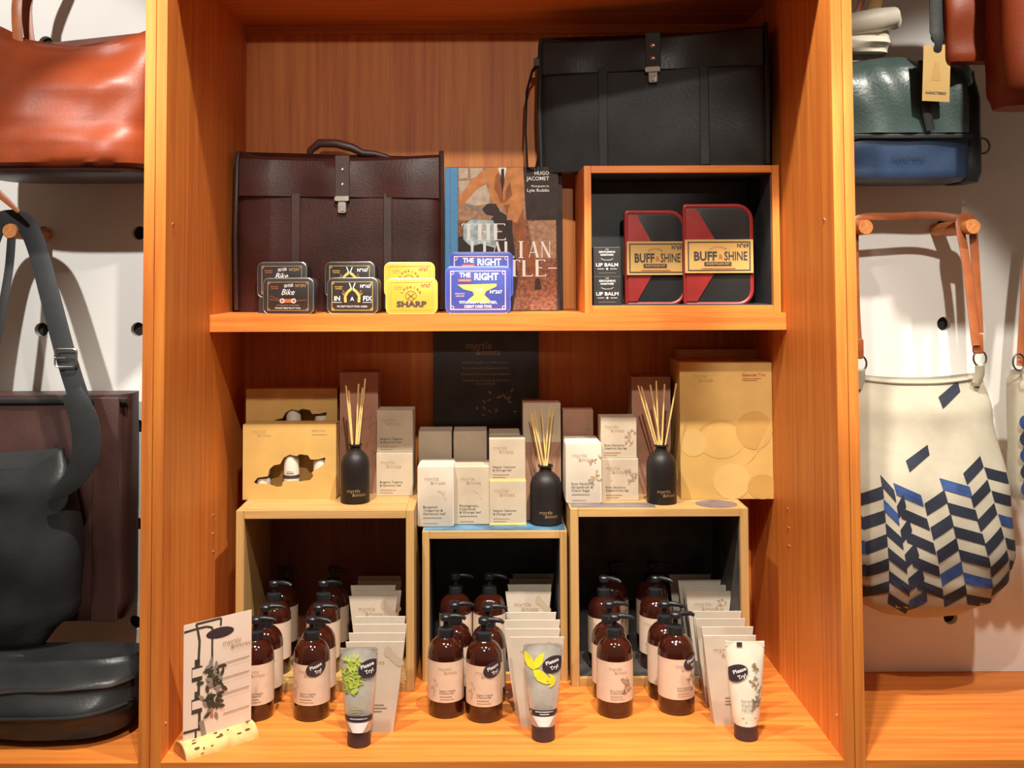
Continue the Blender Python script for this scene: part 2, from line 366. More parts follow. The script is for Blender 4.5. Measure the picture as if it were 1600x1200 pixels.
one('painted_top', lambda m: m.box(-wM/2+0.003, wM/2-0.003, 0.01, 0.255, 0, 0.0012, 'blue_paint'), crM, loc=(0, 0, zM-ZF))
def pr(p):
    p.map = lambda x, z, l: (x, z, l)
p = Print(); pr(p); p.rect(-wR/2+0.004, 0.012, -0.005, 0.06, 'violet_tone'); p.build('painted_patch', crR, loc=(0, 0, zR-ZF))
p = Print(); pr(p); p.ell(0.140, 0.045, 0.048, 0.042, 'violet_tone'); p.build('dark_disc', crR, loc=(0, 0, zR-ZF))  # flat dark violet disc laid on the box top
# ------------------------------------------------------------------ briefcases
def briefcase(name, label, lm, dm, w, h, d, handle, loc, rz):
    t = thing(name, label, 'briefcase', loc, rz, 'leather briefcases')
    def body(m):
        rings = []
        for j in range(15):
            v = j/14; ring = []; bul = math.sin(PI*min(1, max(0, v)))**0.6
            hw = w/2*(0.985+0.015*bul); fd = d*(0.42+0.08*bul) if v < 0.93 else d*0.36
            for i in range(48):
                a = 2*PI*i/48; c, s_ = math.cos(a), math.sin(a)
                x = hw*math.copysign(abs(c)**0.18, c); y = fd*math.copysign(abs(s_)**0.30, s_)
                y += 0.004*math.sin(x*21+v*5)*math.sin(v*7)
                z = v*h + (0.006*math.sin(x*17) - 0.012*(1-abs(x/hw))*0.6 + 0.012*abs(x/hw)**8 if v > 0.9 else 0)
                ring.append((x, d/2+y, z))
            rings.append(ring)
        m.loft(rings, lm)
    one('body', body, t, True)
    def flap(m):
        n = 30; rings = []
        for (yy, vz) in ((d*0.62, 1.004), (0.012, 1.010), (-0.002, 0.985), (-0.006, 0.90), (-0.007, 0.82), (-0.006, 0.745), (-0.001, 0.738), (0.004, 0.745)):
            rings.append([((-0.475+0.955*i/n)*w, yy - 0.004*math.sin(i*0.55)*(1 if vz < .95 else 0), h*vz - 0.008*(i/n)*(1 if vz < .8 else 0) - (0.008*math.sin(PI*i/n) if vz > 0.95 else 0)) for i in range(n+1)])
        m.loft(rings, lm, False, False, closed=False)
    one('flap', flap, t, True)
    for sx in (-1, 1): one('gusset_edge', lambda m: m.tube([(sx*w*0.492, 0.012, 0.004), (sx*w*0.497, 0.004, h*0.5), (sx*w*0.492, 0.010, h*0.985), (sx*w*0.490, 0.02, h*1.03)], 0.006, dm, 8), t, True)
    for fx in (-0.205, 0.235): one('front_strap', lambda m: m.rprism(0.022, h*0.75, 0.008, 0.003, 0.002, dm, x=fx*w, y=-0.0045, z=0.004), t)
    def tab(m): m.rprism(0.036, h*0.27, 0.005, 0.004, 0.0015, dm, x=0.02*w, y=-0.0135, z=h*0.73)
    one('lock_strap', tab, t)
    for zz in (0.905, 0.81): one('rivet', lambda m: m.lathe([(0.0058, 0), (0.0058, 0.002), (0.003, 0.004)], 'metal', seg=14), t, True).matrix_local = Matrix.Translation((0.02*w, -0.0135, h*zz)) @ Matrix.Rotation(PI/2, 4, 'X')
    def lock(m):
        m.rprism(0.037, 0.015, 0.012, 0.005, 0.002, 'metal', x=0.02*w, y=-0.022, z=h*0.70)
        m.rprism(0.022, 0.03, 0.010, 0.006, 0.002, 'metal', x=0.02*w, y=-0.017, z=h*0.625)
    lk = one('lock', lock, t)
    one('lock_button', lambda m: m.rprism(0.011, 0.013, 0.004, 0.003, 0.001, 'metal', x=0.02*w+0.001, y=-0.0205, z=h*0.637), lk)
    if handle:
        pts = [(-0.17*w, d*0.5, h*0.985), (-0.155*w, d*0.45, h*1.055), (-0.11*w, d*0.42, h*1.10), (-0.03*w, d*0.4, h*1.098), (0.05*w, d*0.4, h*1.07), (0.10*w, d*0.42, h*1.035), (0.16*w, d*0.45, h*1.03), (0.22*w, d*0.47, h*1.01), (0.25*w, d*0.5, h*0.985)]
        one('handle', lambda m: m.tube(pts, [.007, .009, .011, .011, .011, .009, .008, .007, .006], dm, 10), t, True)
    return t
sB = S(0.47); c = P(527, 486, 0.47)
briefcase('briefcase', 'brown leather briefcase with silver lock standing behind the small tins', 'brown_leather', 'dark_brown', 330*sB, 246*sB, 0.13, True, (c.x, 0.49, zs1+0.001), 0)
blw, blh = 0.545, 0.322
bl = briefcase('briefcase', 'black leather briefcase on top of the shoe care display box', 'black_leather', 'black_soft', blw, blh, 0.12, False, (P(1018, 250, 0.46).x-0.01, 0.42, zU+0.001), math.radians(-17))
q0 = bl.location
def sl(m):
    m.tube([(-0.27, 0.02, 0.28), (-0.287, 0.0, 0.25), (-0.30, -0.005, 0.20), (-0.302, -0.01, 0.10), (-0.298, -0.01, 0.012), (-0.28, 0, 0.006), (-0.272, 0.02, 0.06), (-0.268, 0.03, 0.2)], 0.011, 'black_soft', 8, flat=0.25, side=(1, 0.2, 0))
one('side_strap', sl, bl, True)
one('strap_buckle', lambda m: m.rprism(0.014, 0.02, 0.004, 0.003, 0.001, 'metal_dark', x=-0.276, y=-0.002, z=0.262), bl)
# ------------------------------------------------------------------ tins
def tin(name, label, w, h, d, body, rim, draw, loc, rz=0, group=None, rx=0):
    t = thing(name, label, 'tin', loc, rz, group, rx)
    one('tin_body', lambda m: m.rprism(w, h, d, 0.014, 0.003, body, y=0.002), t, True)
    one('lid_rim', lambda m: m.tube([(x, 0.0045, z) for x, z in rr_path(w-0.001, h-0.001, 0.0135)], 0.0016, rim, 6), t, True)
    p = Print(lambda x, z, l: (x, 0.0018-l, z)); draw(p, w, h); p.build('printed_lid', t)
    return t
def rr_path(w, h, r, seg=6):
    pts = []
    for sx, sz, a0 in ((-1, 0, PI), (1, 0, 1.5*PI), (1, 1, 0), (-1, 1, .5*PI)):
        for q in range(seg+1):
            a = a0+q/seg*PI/2; pts.append((sx*(w/2-r)+r*math.cos(a), (h-r if sz else r)+r*math.sin(a)))
    pts.append(pts[0]); return pts
def border(p, w, h, m):
    p.frame(-w*.41, h*.09, w*.41, h*.89, 0.0011, m)
    for sx in (-1, 1):
        for zz in (.12, .86): p.ell(sx*w*.385, h*zz, .003, .003, m, inner=.55, n=12)
def maker(p, x, z, m, k=1.0):
    p.text("GENTLEMEN'S", x, z, 0.0028*k, m, fit=0.019*k, bold=.01); p.text('HARDWARE', x, z-0.0045*k, 0.0028*k, m, fit=0.016*k, bold=.01)
def d_bike(p, w, h):
    border(p, w, h, 'ink_tan'); maker(p, -w*.27, h*.74, 'ink_rust'); p.text('ON YOUR', .002, h*.745, .007, 'ink_white', fit=.022, rot=.12, bold=.015)
    p.text('Nº291', w*.25, h*.745, .0065, 'ink_tan', fit=.024, bold=.015); p.text('Bike', 0, h*.53, .0135, 'ink_white', shear=.35, fit=.032)
    p.line([(-.045, .034), (-.02, .030), (.02, .030), (.046, .032)], .0009, 'ink_rust'); p.line([(-.043, .042), (-.03, .036), (-.018, .033)], .0008, 'ink_rust')
    p.rect(-.014, .0255, .014, .0345, 'ink_rust')
    for sx in (-1, 1): p.ell(sx*.014, .030, .0058, .0055, 'ink_white', n=16, inner=.7); p.ell(sx*.014, .030, .003, .003, 'ink_rust', n=12)
    p.text('TITANIUM COATED', 0, .0185, .0026, 'ink_tan', fit=.055); p.text('POCKET BIKE MULTI TOOL', 0, .0115, .004, 'ink_white', fit=.062, shear=.2)
def d_fix(p, w, h):
    border(p, w, h, 'ink_gold'); maker(p, -w*.27, h*.73, 'ink_gold'); p.text('Nº167', w*.27, h*.72, .0075, 'ink_white', fit=.026, bold=.02)
    for sx in (-1, 1):
        p.line([(sx*.007, .071), (sx*.0015, .057)], .0022, 'ink_white')
        p.line([(sx*.002, .057), (sx*.011, .050), (sx*.017, .040), (sx*.016, .026)], .0062, 'ink_gold'); p.line([(sx*.017, .046), (sx*.022, .054)], .0018, 'ink_rust')
        p.line([(sx*.019, .042), (sx*.024, .048)], .0014, 'ink_gold')
    p.text('IN', -.036, .030, .0105, 'ink_white', bold=.02); p.text('A', 0, .030, .0085, 'ink_white', bold=.02); p.text('FIX', .037, .030, .0105, 'ink_white', bold=.02)
    for sx in (-1, 1): p.rect(sx*.036-.011, .0255, sx*.036+.011, .0265, 'ink_white')
    p.text('POCKET MULTI TOOL PLIERS', 0, .0145, .0042, 'ink_white', fit=.072, shear=.2)
def d_sharp(p, w, h):
    p.frame(-w*.41, h*.09, w*.41, h*.89, .0009, 'kraft_dark'); maker(p, -w*.26, h*.74, 'kraft_dark'); p.text('Nº67', w*.28, h*.74, .008, 'ink_red', fit=.021, bold=.02)
    for i, ch in enumerate('LOOKING'):
        a = (3-i)*.37; p.text(ch, -.0015-math.sin(a)*.021, .039+math.cos(a)*.0195, .0052, 'ink_dark', rot=a, bold=.02)
    p.ell(-.0015, .041, .013, .011, 'ink_dark', inner=.92); p.line([(-.009, .046), (.006, .034)], .0012, 'ink_dark'); p.line([(.006, .046), (-.009, .034)], .0012, 'ink_dark')
    p.text('SHARP', 0, .0155, .0125, 'ink_dark', fit=.070, bold=.05)
def d_right(p, w, h):
    p.frame(-w*.43, h*.07, w*.43, h*.91, .0022, 'ink_pink')
    for sx in (-1, 1):
        for zz in (.12, .86): p.ell(sx*w*.40, h*zz, .0045, .0045, 'ink_pink', inner=.6, n=12)
    p.text('THE', -w*.20, h*.77, .0105, 'ink_white', fit=.026, bold=.03); p.text('RIGHT', w*.13, h*.71, .0155, 'ink_white', fit=.056, bold=.03)
    p.rect(-w*.31, h*.665, -w*.1, h*.735, 'ink_red'); p.rect(-w*.29, h*.70, -w*.12, h*.705, 'ink_white')
    A = [(-.052, .066), (.047, .068), (.046, .061), (.020, .050), (.016, .042), (.030, .030), (.030, .024), (-.026, .024), (-.026, .030), (-.010, .042), (-.014, .050), (-.036, .055)]
    p.poly([(x*.92, z) for x, z in A], 'ink_gold'); p.up(); p.text('Tool', 0, .0505, .009, 'ink_white', shear=.3); p.up(-1)
    maker(p, -w*.28, h*.40, 'ink_pink', 1.2); p.text('Nº267', w*.28, h*.42, .0075, 'ink_white', fit=.028, bold=.01)
    p.text('TITANIUM COATED,', 0, h*.205, .0058, 'ink_white', fit=.088, bold=.02, shear=.1); p.text('CREDIT CARD TOOL', 0, h*.115, .0062, 'ink_white', fit=.064, bold=.02, shear=.2)
TY = 0.372
def tinpair(kind, label, cf, cb, rz, body, rim, draw, w, h, group):
    x = P(cf, 486, TY).x; xb = P(cb, 484, TY+0.075).x
    tin(kind, label+', in front', w, h, 0.036, body, rim, draw, (x, TY, zs1), rz, group)
    lift = {'tin_blue': 0.033}.get(body, 0.036)
    one_t = tin(kind, label+', raised at the back', w, h, 0.034, body, rim, draw, (xb, TY+0.048, zs1+lift+0.0015), rz, group)
    f = thing('storage_tin', 'plain tin lying flat under the raised '+label.split(' in front')[0].split(' at the')[0].split(' beside')[0].split(' between')[0], 'tin', (xb, TY+0.046, zs1), rz, group)
    one('tin_body', lambda m: m.box(-w*.46, w*.46, 0, 0.048, 0, lift, body), f)
k = S(TY)
tinpair('tool_tin', 'black tin reading Bike at the left end of the shelf', 449.5, 443, -0.17, 'tin_black', 'tin_rim', d_bike, 82*k, 56*k, 'small tins along the shelf')
tinpair('tool_tin', 'black tin reading In A Fix beside the yellow tins', 550, 548, -0.16, 'tin_black', 'tin_rim', d_fix, 81*k, 56*k, 'small tins along the shelf')
tinpair('tool_tin', 'yellow tin reading Sharp between black and blue tins', 643, 641, 0, 'tin_yellow', 'tin_rim_yellow', d_sharp, 80*k, 55*k, 'small tins along the shelf')
tinpair('tool_tin', 'blue tin with golden anvil in front of the book', 747, 752, 0, 'tin_blue', 'tin_rim_blue', d_right, 101*k, 73*k, 'small tins along the shelf')
# ------------------------------------------------------------------ book
YK = 0.50; sK = S(YK); bc = P(786, 486, YK)
bk = thing('hardcover_book', 'large hardcover style book with tan-suited rider on its jacket', 'book', (bc.x, YK, zs1+0.0005), 0, rx=-0.02)
bw, bh = 176*sK, 226*sK
one('pages', lambda m: m.box(-bw/2+0.004, bw/2-0.004, 0.004, 0.034, 0.004, bh-0.004, 'paper'), bk)
one('front_cover', lambda m: m.rprism(bw, bh, 0.0035, 0.001, 0.0006, 'photo_dark'), bk)
one('back_cover', lambda m: m.rprism(bw+0.012, bh, 0.0035, 0.001, 0.0006, 'photo_dark', x=0.006, y=0.0345), bk)
one('spine', lambda m: m.rprism(0.036*0+0.004, bh, 0.0375, 0.001, 0.0008, 'book_blue', x=-bw/2-0.002), bk)
p = Print()
def B(x, y): return ((680+x/4.617-786)*sK, (486-(240+y/4.615))*sK)
def bp_(pts, m): p.poly([B(x, y) for x, y in pts], m)
p.rect(B(78, 0)[0], 0.001, B(165, 0)[0], bh-0.001, 'book_blue'); p.rect(B(108, 0)[0], 0.001, B(112, 0)[0], bh-0.001, 'tin_blue')
bp_([(167, 95), (660, 95), (660, 480), (167, 480)], 'photo_stone'); bp_([(167, 480), (878, 480), (878, 1130), (167, 1130)], 'photo_pave')
bp_([(640, 95), (878, 95), (878, 455), (660, 470)], 'photo_dark'); p.up()
bp_([(172, 100), (240, 100), (240, 170), (172, 175)], 'photo_pale'); bp_([(255, 100), (350, 100), (330, 150), (260, 180)], 'photo_pale')
bp_([(215, 355), (300, 250), (370, 220), (400, 300), (390, 360), (300, 375)], 'photo_pale'); bp_([(172, 195), (250, 190), (240, 260), (180, 300)], 'photo_pale')
bp_([(672, 490), (875, 480), (875, 760), (720, 760), (690, 600)], 'photo_stone'); bp_([(167, 600), (560, 560), (600, 900), (560, 1130), (167, 1130)], 'photo_dark'); p.up()
bp_([(380, 98), (640, 98), (650, 250), (640, 340), (560, 470), (500, 380), (430, 390), (390, 250)], 'photo_suit')
bp_([(350, 110), (400, 130), (390, 190), (300, 260), (215, 355), (172, 345), (180, 300), (270, 190)], 'photo_suit')
bp_([(500, 370), (620, 360), (650, 470), (660, 640), (750, 900), (715, 900), (600, 660), (540, 520)], 'photo_suit_shade')
bp_([(555, 300), (640, 290), (630, 420), (590, 500), (520, 470)], 'photo_suit'); bp_([(440, 150), (470, 130), (500, 350), (480, 360), (430, 250)], 'photo_suit_shade'); bp_([(545, 200), (560, 300), (495, 370), (520, 250)], 'photo_suit_shade')
bp_([(340, 400), (380, 360), (440, 360), (470, 410), (430, 450), (370, 440)], 'photo_dark'); bp_([(215, 355), (345, 400), (345, 420), (215, 375)], 'ink_grey'); bp_([(460, 410), (560, 470), (560, 600), (480, 560), (400, 480)], 'photo_dark'); p.up()
bp_([(460, 98), (520, 98), (500, 200), (470, 140)], 'ink_white'); bp_([(482, 105), (502, 105), (505, 190), (490, 290), (475, 190)], 'photo_dark')
bp_([(205, 520), (260, 475), (420, 480), (450, 560), (430, 680), (330, 650), (260, 670), (205, 620)], 'photo_chrome'); bp_([(350, 480), (370, 480), (345, 620), (330, 620)], 'photo_pale'); bp_([(175, 330), (215, 340), (205, 370), (172, 370)], 'photo_skin'); bp_([(520, 440), (580, 430), (570, 480), (520, 480)], 'photo_skin')
bp_([(725, 900), (755, 900), (770, 980), (715, 985)], 'photo_dark'); p.up()
SER = {'T': [('h', 0, 1, 1), ('v', .5)], 'H': [('v', .18), ('v', .82), ('h', .2, .8, .52)], 'E': [('v', .2), ('h', .05, .9, 1), ('h', .2, .7, .52), ('h', .05, .95, 0)], 'I': [('v', .5)],
       'A': [('d', .08, 0, .5, 1, .06), ('d', .88, 0, .5, 1, .2), ('h', .25, .72, .32)], 'L': [('v', .2), ('h', .05, .95, 0)], 'N': [('d', .15, 0, .15, 1, .06), ('d', .12, 1, .88, 0, .2), ('d', .88, 0, .88, 1, .06)]}
def serif(t, x0, x1, yb, hh):      # high-contrast capitals built from thick stems, hairlines and serifs
    n = len(t); adv = (x1-x0)/n
    for i, ch in enumerate(t):
        ox = x0+i*adv; w_ = adv*.86*(.5 if ch == 'I' else 1); ox += adv*.2 if ch == 'I' else 0
        X = lambda u: ox+u*w_
        Yy = lambda v: yb-v*hh
        for s_ in SER[ch]:
            if s_[0] == 'v':
                hw = .11*adv; bp_([(X(s_[1])-hw, Yy(0)), (X(s_[1])+hw, Yy(0)), (X(s_[1])+hw, Yy(1)), (X(s_[1])-hw, Yy(1))], 'ink_white')
                for v in (0, 1):
                    if ch not in 'ELT' or (ch == 'T' and v == 0): bp_([(X(s_[1])-2*hw, Yy(v)-2), (X(s_[1])+2*hw, Yy(v)-2), (X(s_[1])+2*hw, Yy(v)+3), (X(s_[1])-2*hw, Yy(v)+3)], 'ink_white')
            elif s_[0] == 'h':
                bp_([(X(s_[1]), Yy(s_[3])-3), (X(s_[2]), Yy(s_[3])-3), (X(s_[2]), Yy(s_[3])+3), (X(s_[1]), Yy(s_[3])+3)], 'ink_white')
                if ch in 'TEL' and s_[3] in (0, 1):
                    for u in ([0, 1] if ch == 'T' else [s_[2]]): dz = 14 if s_[3] == 1 else -14; bp_([(X(u)-4, Yy(s_[3])), (X(u)+4, Yy(s_[3])), (X(u)+3, Yy(s_[3])+dz), (X(u)-3, Yy(s_[3])+dz)], 'ink_white')
            else:
                hw = s_[5]*adv*.5; bp_([(X(s_[1])-hw, Yy(s_[2])), (X(s_[1])+hw, Yy(s_[2])), (X(s_[3])+hw, Yy(s_[4])), (X(s_[3])-hw, Yy(s_[4]))], 'ink_white')
serif('THE', 195, 530, 622, 115); serif('ITALIAN', 232, 850, 752, 118)
serif('TLE', 530, 815, 885, 115); bp_([(815, 825), (880, 825), (880, 832), (815, 832)], 'ink_white')
def bt(t, x, y, hpx, w_): p.text(t, *B(x, y), hpx/4.617*sK, 'ink_white', 'R', fit=w_/4.617*sK, bold=.01)
bt('HUGO', 828, 152, 26, 105); bt('JACOMET', 828, 192, 28, 165); bt('Photographs by', 828, 240, 14, 128); bt('Lyle Roblin', 828, 275, 22, 160)
p.build('jacket_print', bk)
# ------------------------------------------------------------------ shoe care kits and lip balm in the upper box
zc = zs1+0.0165+0.0017
def kit(label, x0, x1, ytop, Y, rz):
    s = S(Y); w = (x1-x0)*s; h = (474-ytop)*s; c = P((x0+x1)/2, 470, Y)
    t = thing('shoe_care_case', label, 'case', (c.x, Y, zc), rz, 'shoe care kits')
    one('case_body', lambda m: m.rprism(w, h, 0.05, 0.035, 0.006, 'black_leather', corners=(0, 1, 1, 0), seg=8), t, True)
    def trim(m):
        path = []
        for sx, sz, a0, r in ((-1, 0, PI, .004), (1, 0, 1.5*PI, .034), (1, 1, 0, .034), (-1, 1, .5*PI, .004)):
            for q in range(9):
                a = a0+q/8*PI/2; path.append((sx*(w/2-r)+r*math.cos(a), 0.004, (h-r if sz else r)+r*math.sin(a)))
        path.append(path[0]); m.tube(path, 0.0055, 'red_leather', 8)
    one('red_trim', trim, t, True)
    def pan(m):
        pts = [(-w/2+.002, .006), (-w*.33, .006), (-w*.02, h*.36), (-w*.02, h*.62), (-w*.33, h-.006), (-w/2+.002, h-.006)]
        m.loft([[(x, -0.003, z) for x, z in pts], [(x, 0.004, z) for x, z in pts]], 'red_leather')
    one('red_panel', pan, t)
    bw_ = w*1.02; bh_ = 52*s; bz = h*0.315
    band = one('paper_band', lambda m: m.box(-bw_/2, bw_/2, -0.0085, 0.054, bz, bz+bh_, 'kraft_gold'), t)
    p = Print(lambda x, z, l: (x, -0.0085-l, bz+z)); a, b_ = bw_, bh_
    p.frame(-a*.5, 0, a*.5, b_, .003, 'kraft_light'); p.frame(-a*.46, b_*.06, a*.46, b_*.94, .0028, 'ink_dark')
    p.text('BUFF', -a*.20, b_*.38, b_*.26, 'ink_dark', fit=a*.34, bold=.035); p.text('&', a*.025, b_*.42, b_*.14, 'ink_rust', bold=.03); p.text('SHINE', a*.245, b_*.38, b_*.26, 'ink_dark', fit=a*.34, bold=.02)
    p.text('Nº69', a*.35, b_*.76, b_*.12, 'ink_dark', fit=a*.17, bold=.03)
    for i in range(9):
        an = (i-4)*.25; p.ell(math.sin(an)*a*.13-.002, b_*.66+math.cos(an)*b_*.12, .0014, .0022, 'ink_rust', n=8)
    p.rect(-a*.22, b_*.21, a*.18, b_*.33, 'ink_dark'); p.up(); p.text('SHOE POLISH KIT', -a*.02, b_*.245, b_*.06, 'ink_gold', fit=a*.34); p.rect(-a*.26, b_*.125, a*.24, b_*.15, 'ink_rust')
    p.build('band_print', band)
    return t
kit('red and black zipped case with Buff and Shine band, left of the two', 980, 1070, 331, 0.44, 0.03)
kit('red and black zipped case with Buff and Shine band, right of the two', 1072, 1175, 321, 0.415, -0.05)
sl_ = S(0.365); lw = 43*sl_
for i, lb in enumerate(('black lip balm carton with white lettering, lower of the two', 'black lip balm carton with white lettering, stacked on another')):
    c = P(949, 470, 0.365); hh = 45*sl_
    t = thing('lip_balm_carton', lb, 'carton', (c.x, 0.365, zc+i*(hh+0.0004)), 0.01*i, 'lip balm cartons')
    one('carton', lambda m: m.rprism(lw, hh, 0.06, 0.0012, 0.0008, 'tin_black'), t)
    p = Print(); p.text('GENTLEMEN\'S', 0, hh*.80, .0042, 'ink_white', fit=.038, bold=.02); p.text('HARDWARE', 0, hh*.70, .0042, 'ink_white', fit=.030, bold=.02); p.text('THE', 0, hh*.90, .0028, 'ink_white')
    p.line([(-.014, hh*.60), (-.007, hh*.55), (.007, hh*.55), (.014, hh*.60)], .0008, 'ink_white'); p.text('LIP BALM', 0, hh*.33, .0075, 'ink_white', fit=.051, bold=.02)
    p.rect(-.023, hh*.235, -.007, hh*.25, 'ink_white'); p.rect(.007, hh*.235, .023, hh*.25, 'ink_white'); p.ell(0, hh*.243, .0024, .0024, 'ink_white', n=8); p.rect(-.020, hh*.09, .020, hh*.105, 'ink_grey')
    p.build('carton_print', t)
# ------------------------------------------------------------------ gift sets, cartons, diffusers on the lower boxes
def giftset(label, cx, y, Y, zb, w, h, name='gift_set', wu=0.0):
    t = thing(name, label, 'gift box', (P(cx, y, Y).x, Y, zb), 0, 'gift sets with cut-out windows')
    q = w/145.0
    def X(px): return (px-93-362)*q/1.0
    out = [(0.12, .23), (.16, .29), (.27, .31), (.285, .40), (.335, .455), (.40, .47), (.44, .555), (.50, .595), (.575, .575), (.615, .60), (.70, .585), (.725, .53), (.80, .53), (.885, .555), (.875, .47), (.80, .405), (.74, .36), (.755, .31), (.72, .255), (.60, .235), (.57, .25), (.43, .235), (.42, .175), (.36, .165), (.29, .20), (.22, .21), (.15, .205)]
    pts = [((u-.5)*w, (v+wu)*h) for u, v in out]
    def face(m):
        outer = [(-w/2, 0), (w/2, 0), (w/2, h), (-w/2, h)]; n = len(pts); allp = outer+pts
        tri = tessellate_polygon([[Vector((x, z, 0)) for x, z in outer], [Vector((x, z, 0)) for x, z in pts]])
        m.add([(x, 0, z) for x, z in allp]+[(x, .002, z) for x, z in pts], [tuple(q_) for q_ in tri]+[(4+i, 4+(i+1) % n, 4+n+(i+1) % n, 4+n+i) for i in range(n)], 'kraft_gold')
    one('front_face', face, t)
    d = .058
    one('carton', lambda m: (m.box(-w/2, w/2, .040, d, 0, h, 'kraft_dark'), m.box(-w/2, -w/2+.0015, 0.0002, .04, 0, h, 'kraft_gold'), m.box(w/2-.0015, w/2, 0.0002, .04, 0, h, 'kraft_gold'), m.box(-w/2, w/2, 0.0002, .04, h-.0015, h, 'kraft_gold'), m.box(-w/2, w/2, 0.0002, .04, 0, .0015, 'kraft_gold')), t)
    for u, r, hb in ((.20, .017, .45+wu), (.505, .0185, .60+wu), (.82, .018, .56+wu)):
        j = one('toiletry_bottle', lambda m: m.lathe([(r, 0), (r, hb*h-.012), (r*.75, hb*h-.003), (r*.3, hb*h)], 'carton_white', x=(u-.5)*w, y=.0215, z=.003, seg=20), t, True)
        one('bottle_band', lambda m: m.lathe([(r+.0004, 0), (r+.0004, .008)], 'ink_dark', x=(u-.5)*w, y=.0215, z=(.27 if u < .8 else .62)*h, seg=20), j)
        pp = Print(lambda x, z, l: ((u-.5)*w+(r+l)*math.sin(x/r), .0215-(r+l)*math.cos(x/r), z)); pp.rect(-.009, h*.335, .009, h*.345, 'ink_dark', 3); pp.rect(-.008, h*.36, .006, h*.367, 'ink_grey', 3); pp.build('bottle_print', j)
    p = Print(); logo(p, -w*.40, h*.885, .0085, 'ink_tan'); p.text('ESSENTIALS', w*.24, h*.90, .0045, 'ink_tan', 'L', fit=.032); p.rect(w*.24, h*.855, w*.40, h*.865, 'ink_tan')
    p.build('carton_print', t); return t
sg = S(0.449, zL); gw, gh = 146*sg, 117*sg
giftset('gold gift set with cut-out window showing three bottles, front one', 452, 779, 0.449, zL, gw, gh)
giftset('gold gift set half hidden behind a matching one', 455, 775, 0.535, zL+.0745, 143*S(0.535, zL), gh, wu=.12)
t = thing('gift_set', 'gold carton lying flat beneath the rear gift set', 'gift box', (P(455, 775, 0.53).x, 0.535, zL), 0, 'gift sets with cut-out windows')
one('carton', lambda m: m.rprism(0.21, .074, .085, .001, .0008, 'kraft_gold'), t)
def carton(label, x0, x1, ytop, ybot, Y, zb, depth, mt='carton_grey', draw=None, name='product_carton', r=.0012, rz=0, group='product cartons on the lower boxes', hgt=None):
    s = S(Y, zb); w = (x1-x0)*s; h = hgt or (ybot-ytop)*s; c = P((x0+x1)/2, ybot, Y)
    t = thing(name, label, 'carton', (c.x, Y, zb), rz, group)
    one('carton', lambda m: m.rprism(w, h, depth, r, min(r, .0025), mt), t, r > .003)
    if draw: p = Print(); draw(p, w, h); p.build('carton_print', t)
    return t, h
def bars(p, x, z, n, w, mt='ink_grey', dz=.0045, th=.0012):
    for i in range(n): p.rect(x, z-i*dz, x+w*(1 if i % 2 == 0 else .78), z-i*dz+th, mt)
def flowers(p, w, h, n=7, seed=1, m=('ink_tan', 'ink_grey'), z0=0.0):
    R = random.Random(seed)
    for i in range(n):
        x = w*(.18+.27*R.random()); z = z0+h*(.30+.45*R.random())
        for k_ in range(3): p.leaf(x, z, .007+.004*R.random(), .0035, R.random()*6.28, m[k_ % 2])
def d_sq(txt, fl, seed):
    def f(p, w, h):
        if fl: flowers(p, w, h, 7, seed)
        logo(p, -w*.38, h*.74, h*.09, 'ink_tan')
        for i, tx in enumerate(txt): p.text(tx, -w*.40, h*(.30-.075*i), h*.05, 'ink_dark', 'L', fit=min(w*.62, .0034*len(tx)))
        bars(p, -w*.40, h*.13, 2, w*.45, 'ink_tan', h*.06, h*.015)
    return f
def d_soap(txt, fl, seed):
    def f(p, w, h):
        if fl: flowers(p, w, h, 9, seed)
        else:
            for i in range(5): p.leaf(w*(.05+.06*i), h*(.60-.04*i), .012, .005, -.6+i*.7, 'carton_grey')
            p.up()
        logo(p, -w*.30, h*.76, h*.065, 'ink_tan')
        for i, tx in enumerate(txt): p.text(tx, -w*.34, h*(.31-.055*i), h*.038, 'ink_dark', 'L', fit=min(w*.60, .0042*len(tx)))
        bars(p, -w*.34, h*.145, 1, w*.5, 'ink_grey', .004, .0016); bars(p, -w*.34, h*.055, 1, w*.4, 'ink_tan', .004, .0014)
    return f
T1 = ('Bergamot', 'Tangerine &', 'Geranium leaf'); T2 = ('Rose Geranium,', 'Grapefruit &', 'Clary Sage'); T3 = ('Petitgrain,', 'Cedarwood', '& Orange leaf')
_, h1 = carton('small cream carton beside left diffuser, lower of two', 588, 645, 708, 775, .484, zL, .1, 'carton_grey', d_sq(('Bergamot, Tangerine', '& Geranium leaf'), 0, 3))
carton('small cream carton beside left diffuser, stacked on another', 588.5, 645, 641, 706, .486, zL+h1+.0004, .1, 'carton_grey', d_sq(('Bergamot, Tangerine', '& Geranium leaf'), 0, 4))
carton('tall rose carton standing behind the left reed diffuser', 531, 590, 594, 782, .515, zL, .09, 'carton_rose', lambda p, w, h: (p.frame(-w/2, 0, w/2, h, .001, 'carton_grey'), flowers(p, w, h, 9, 5, ('ink_rust', 'ink_tan'))), 'diffuser_carton')
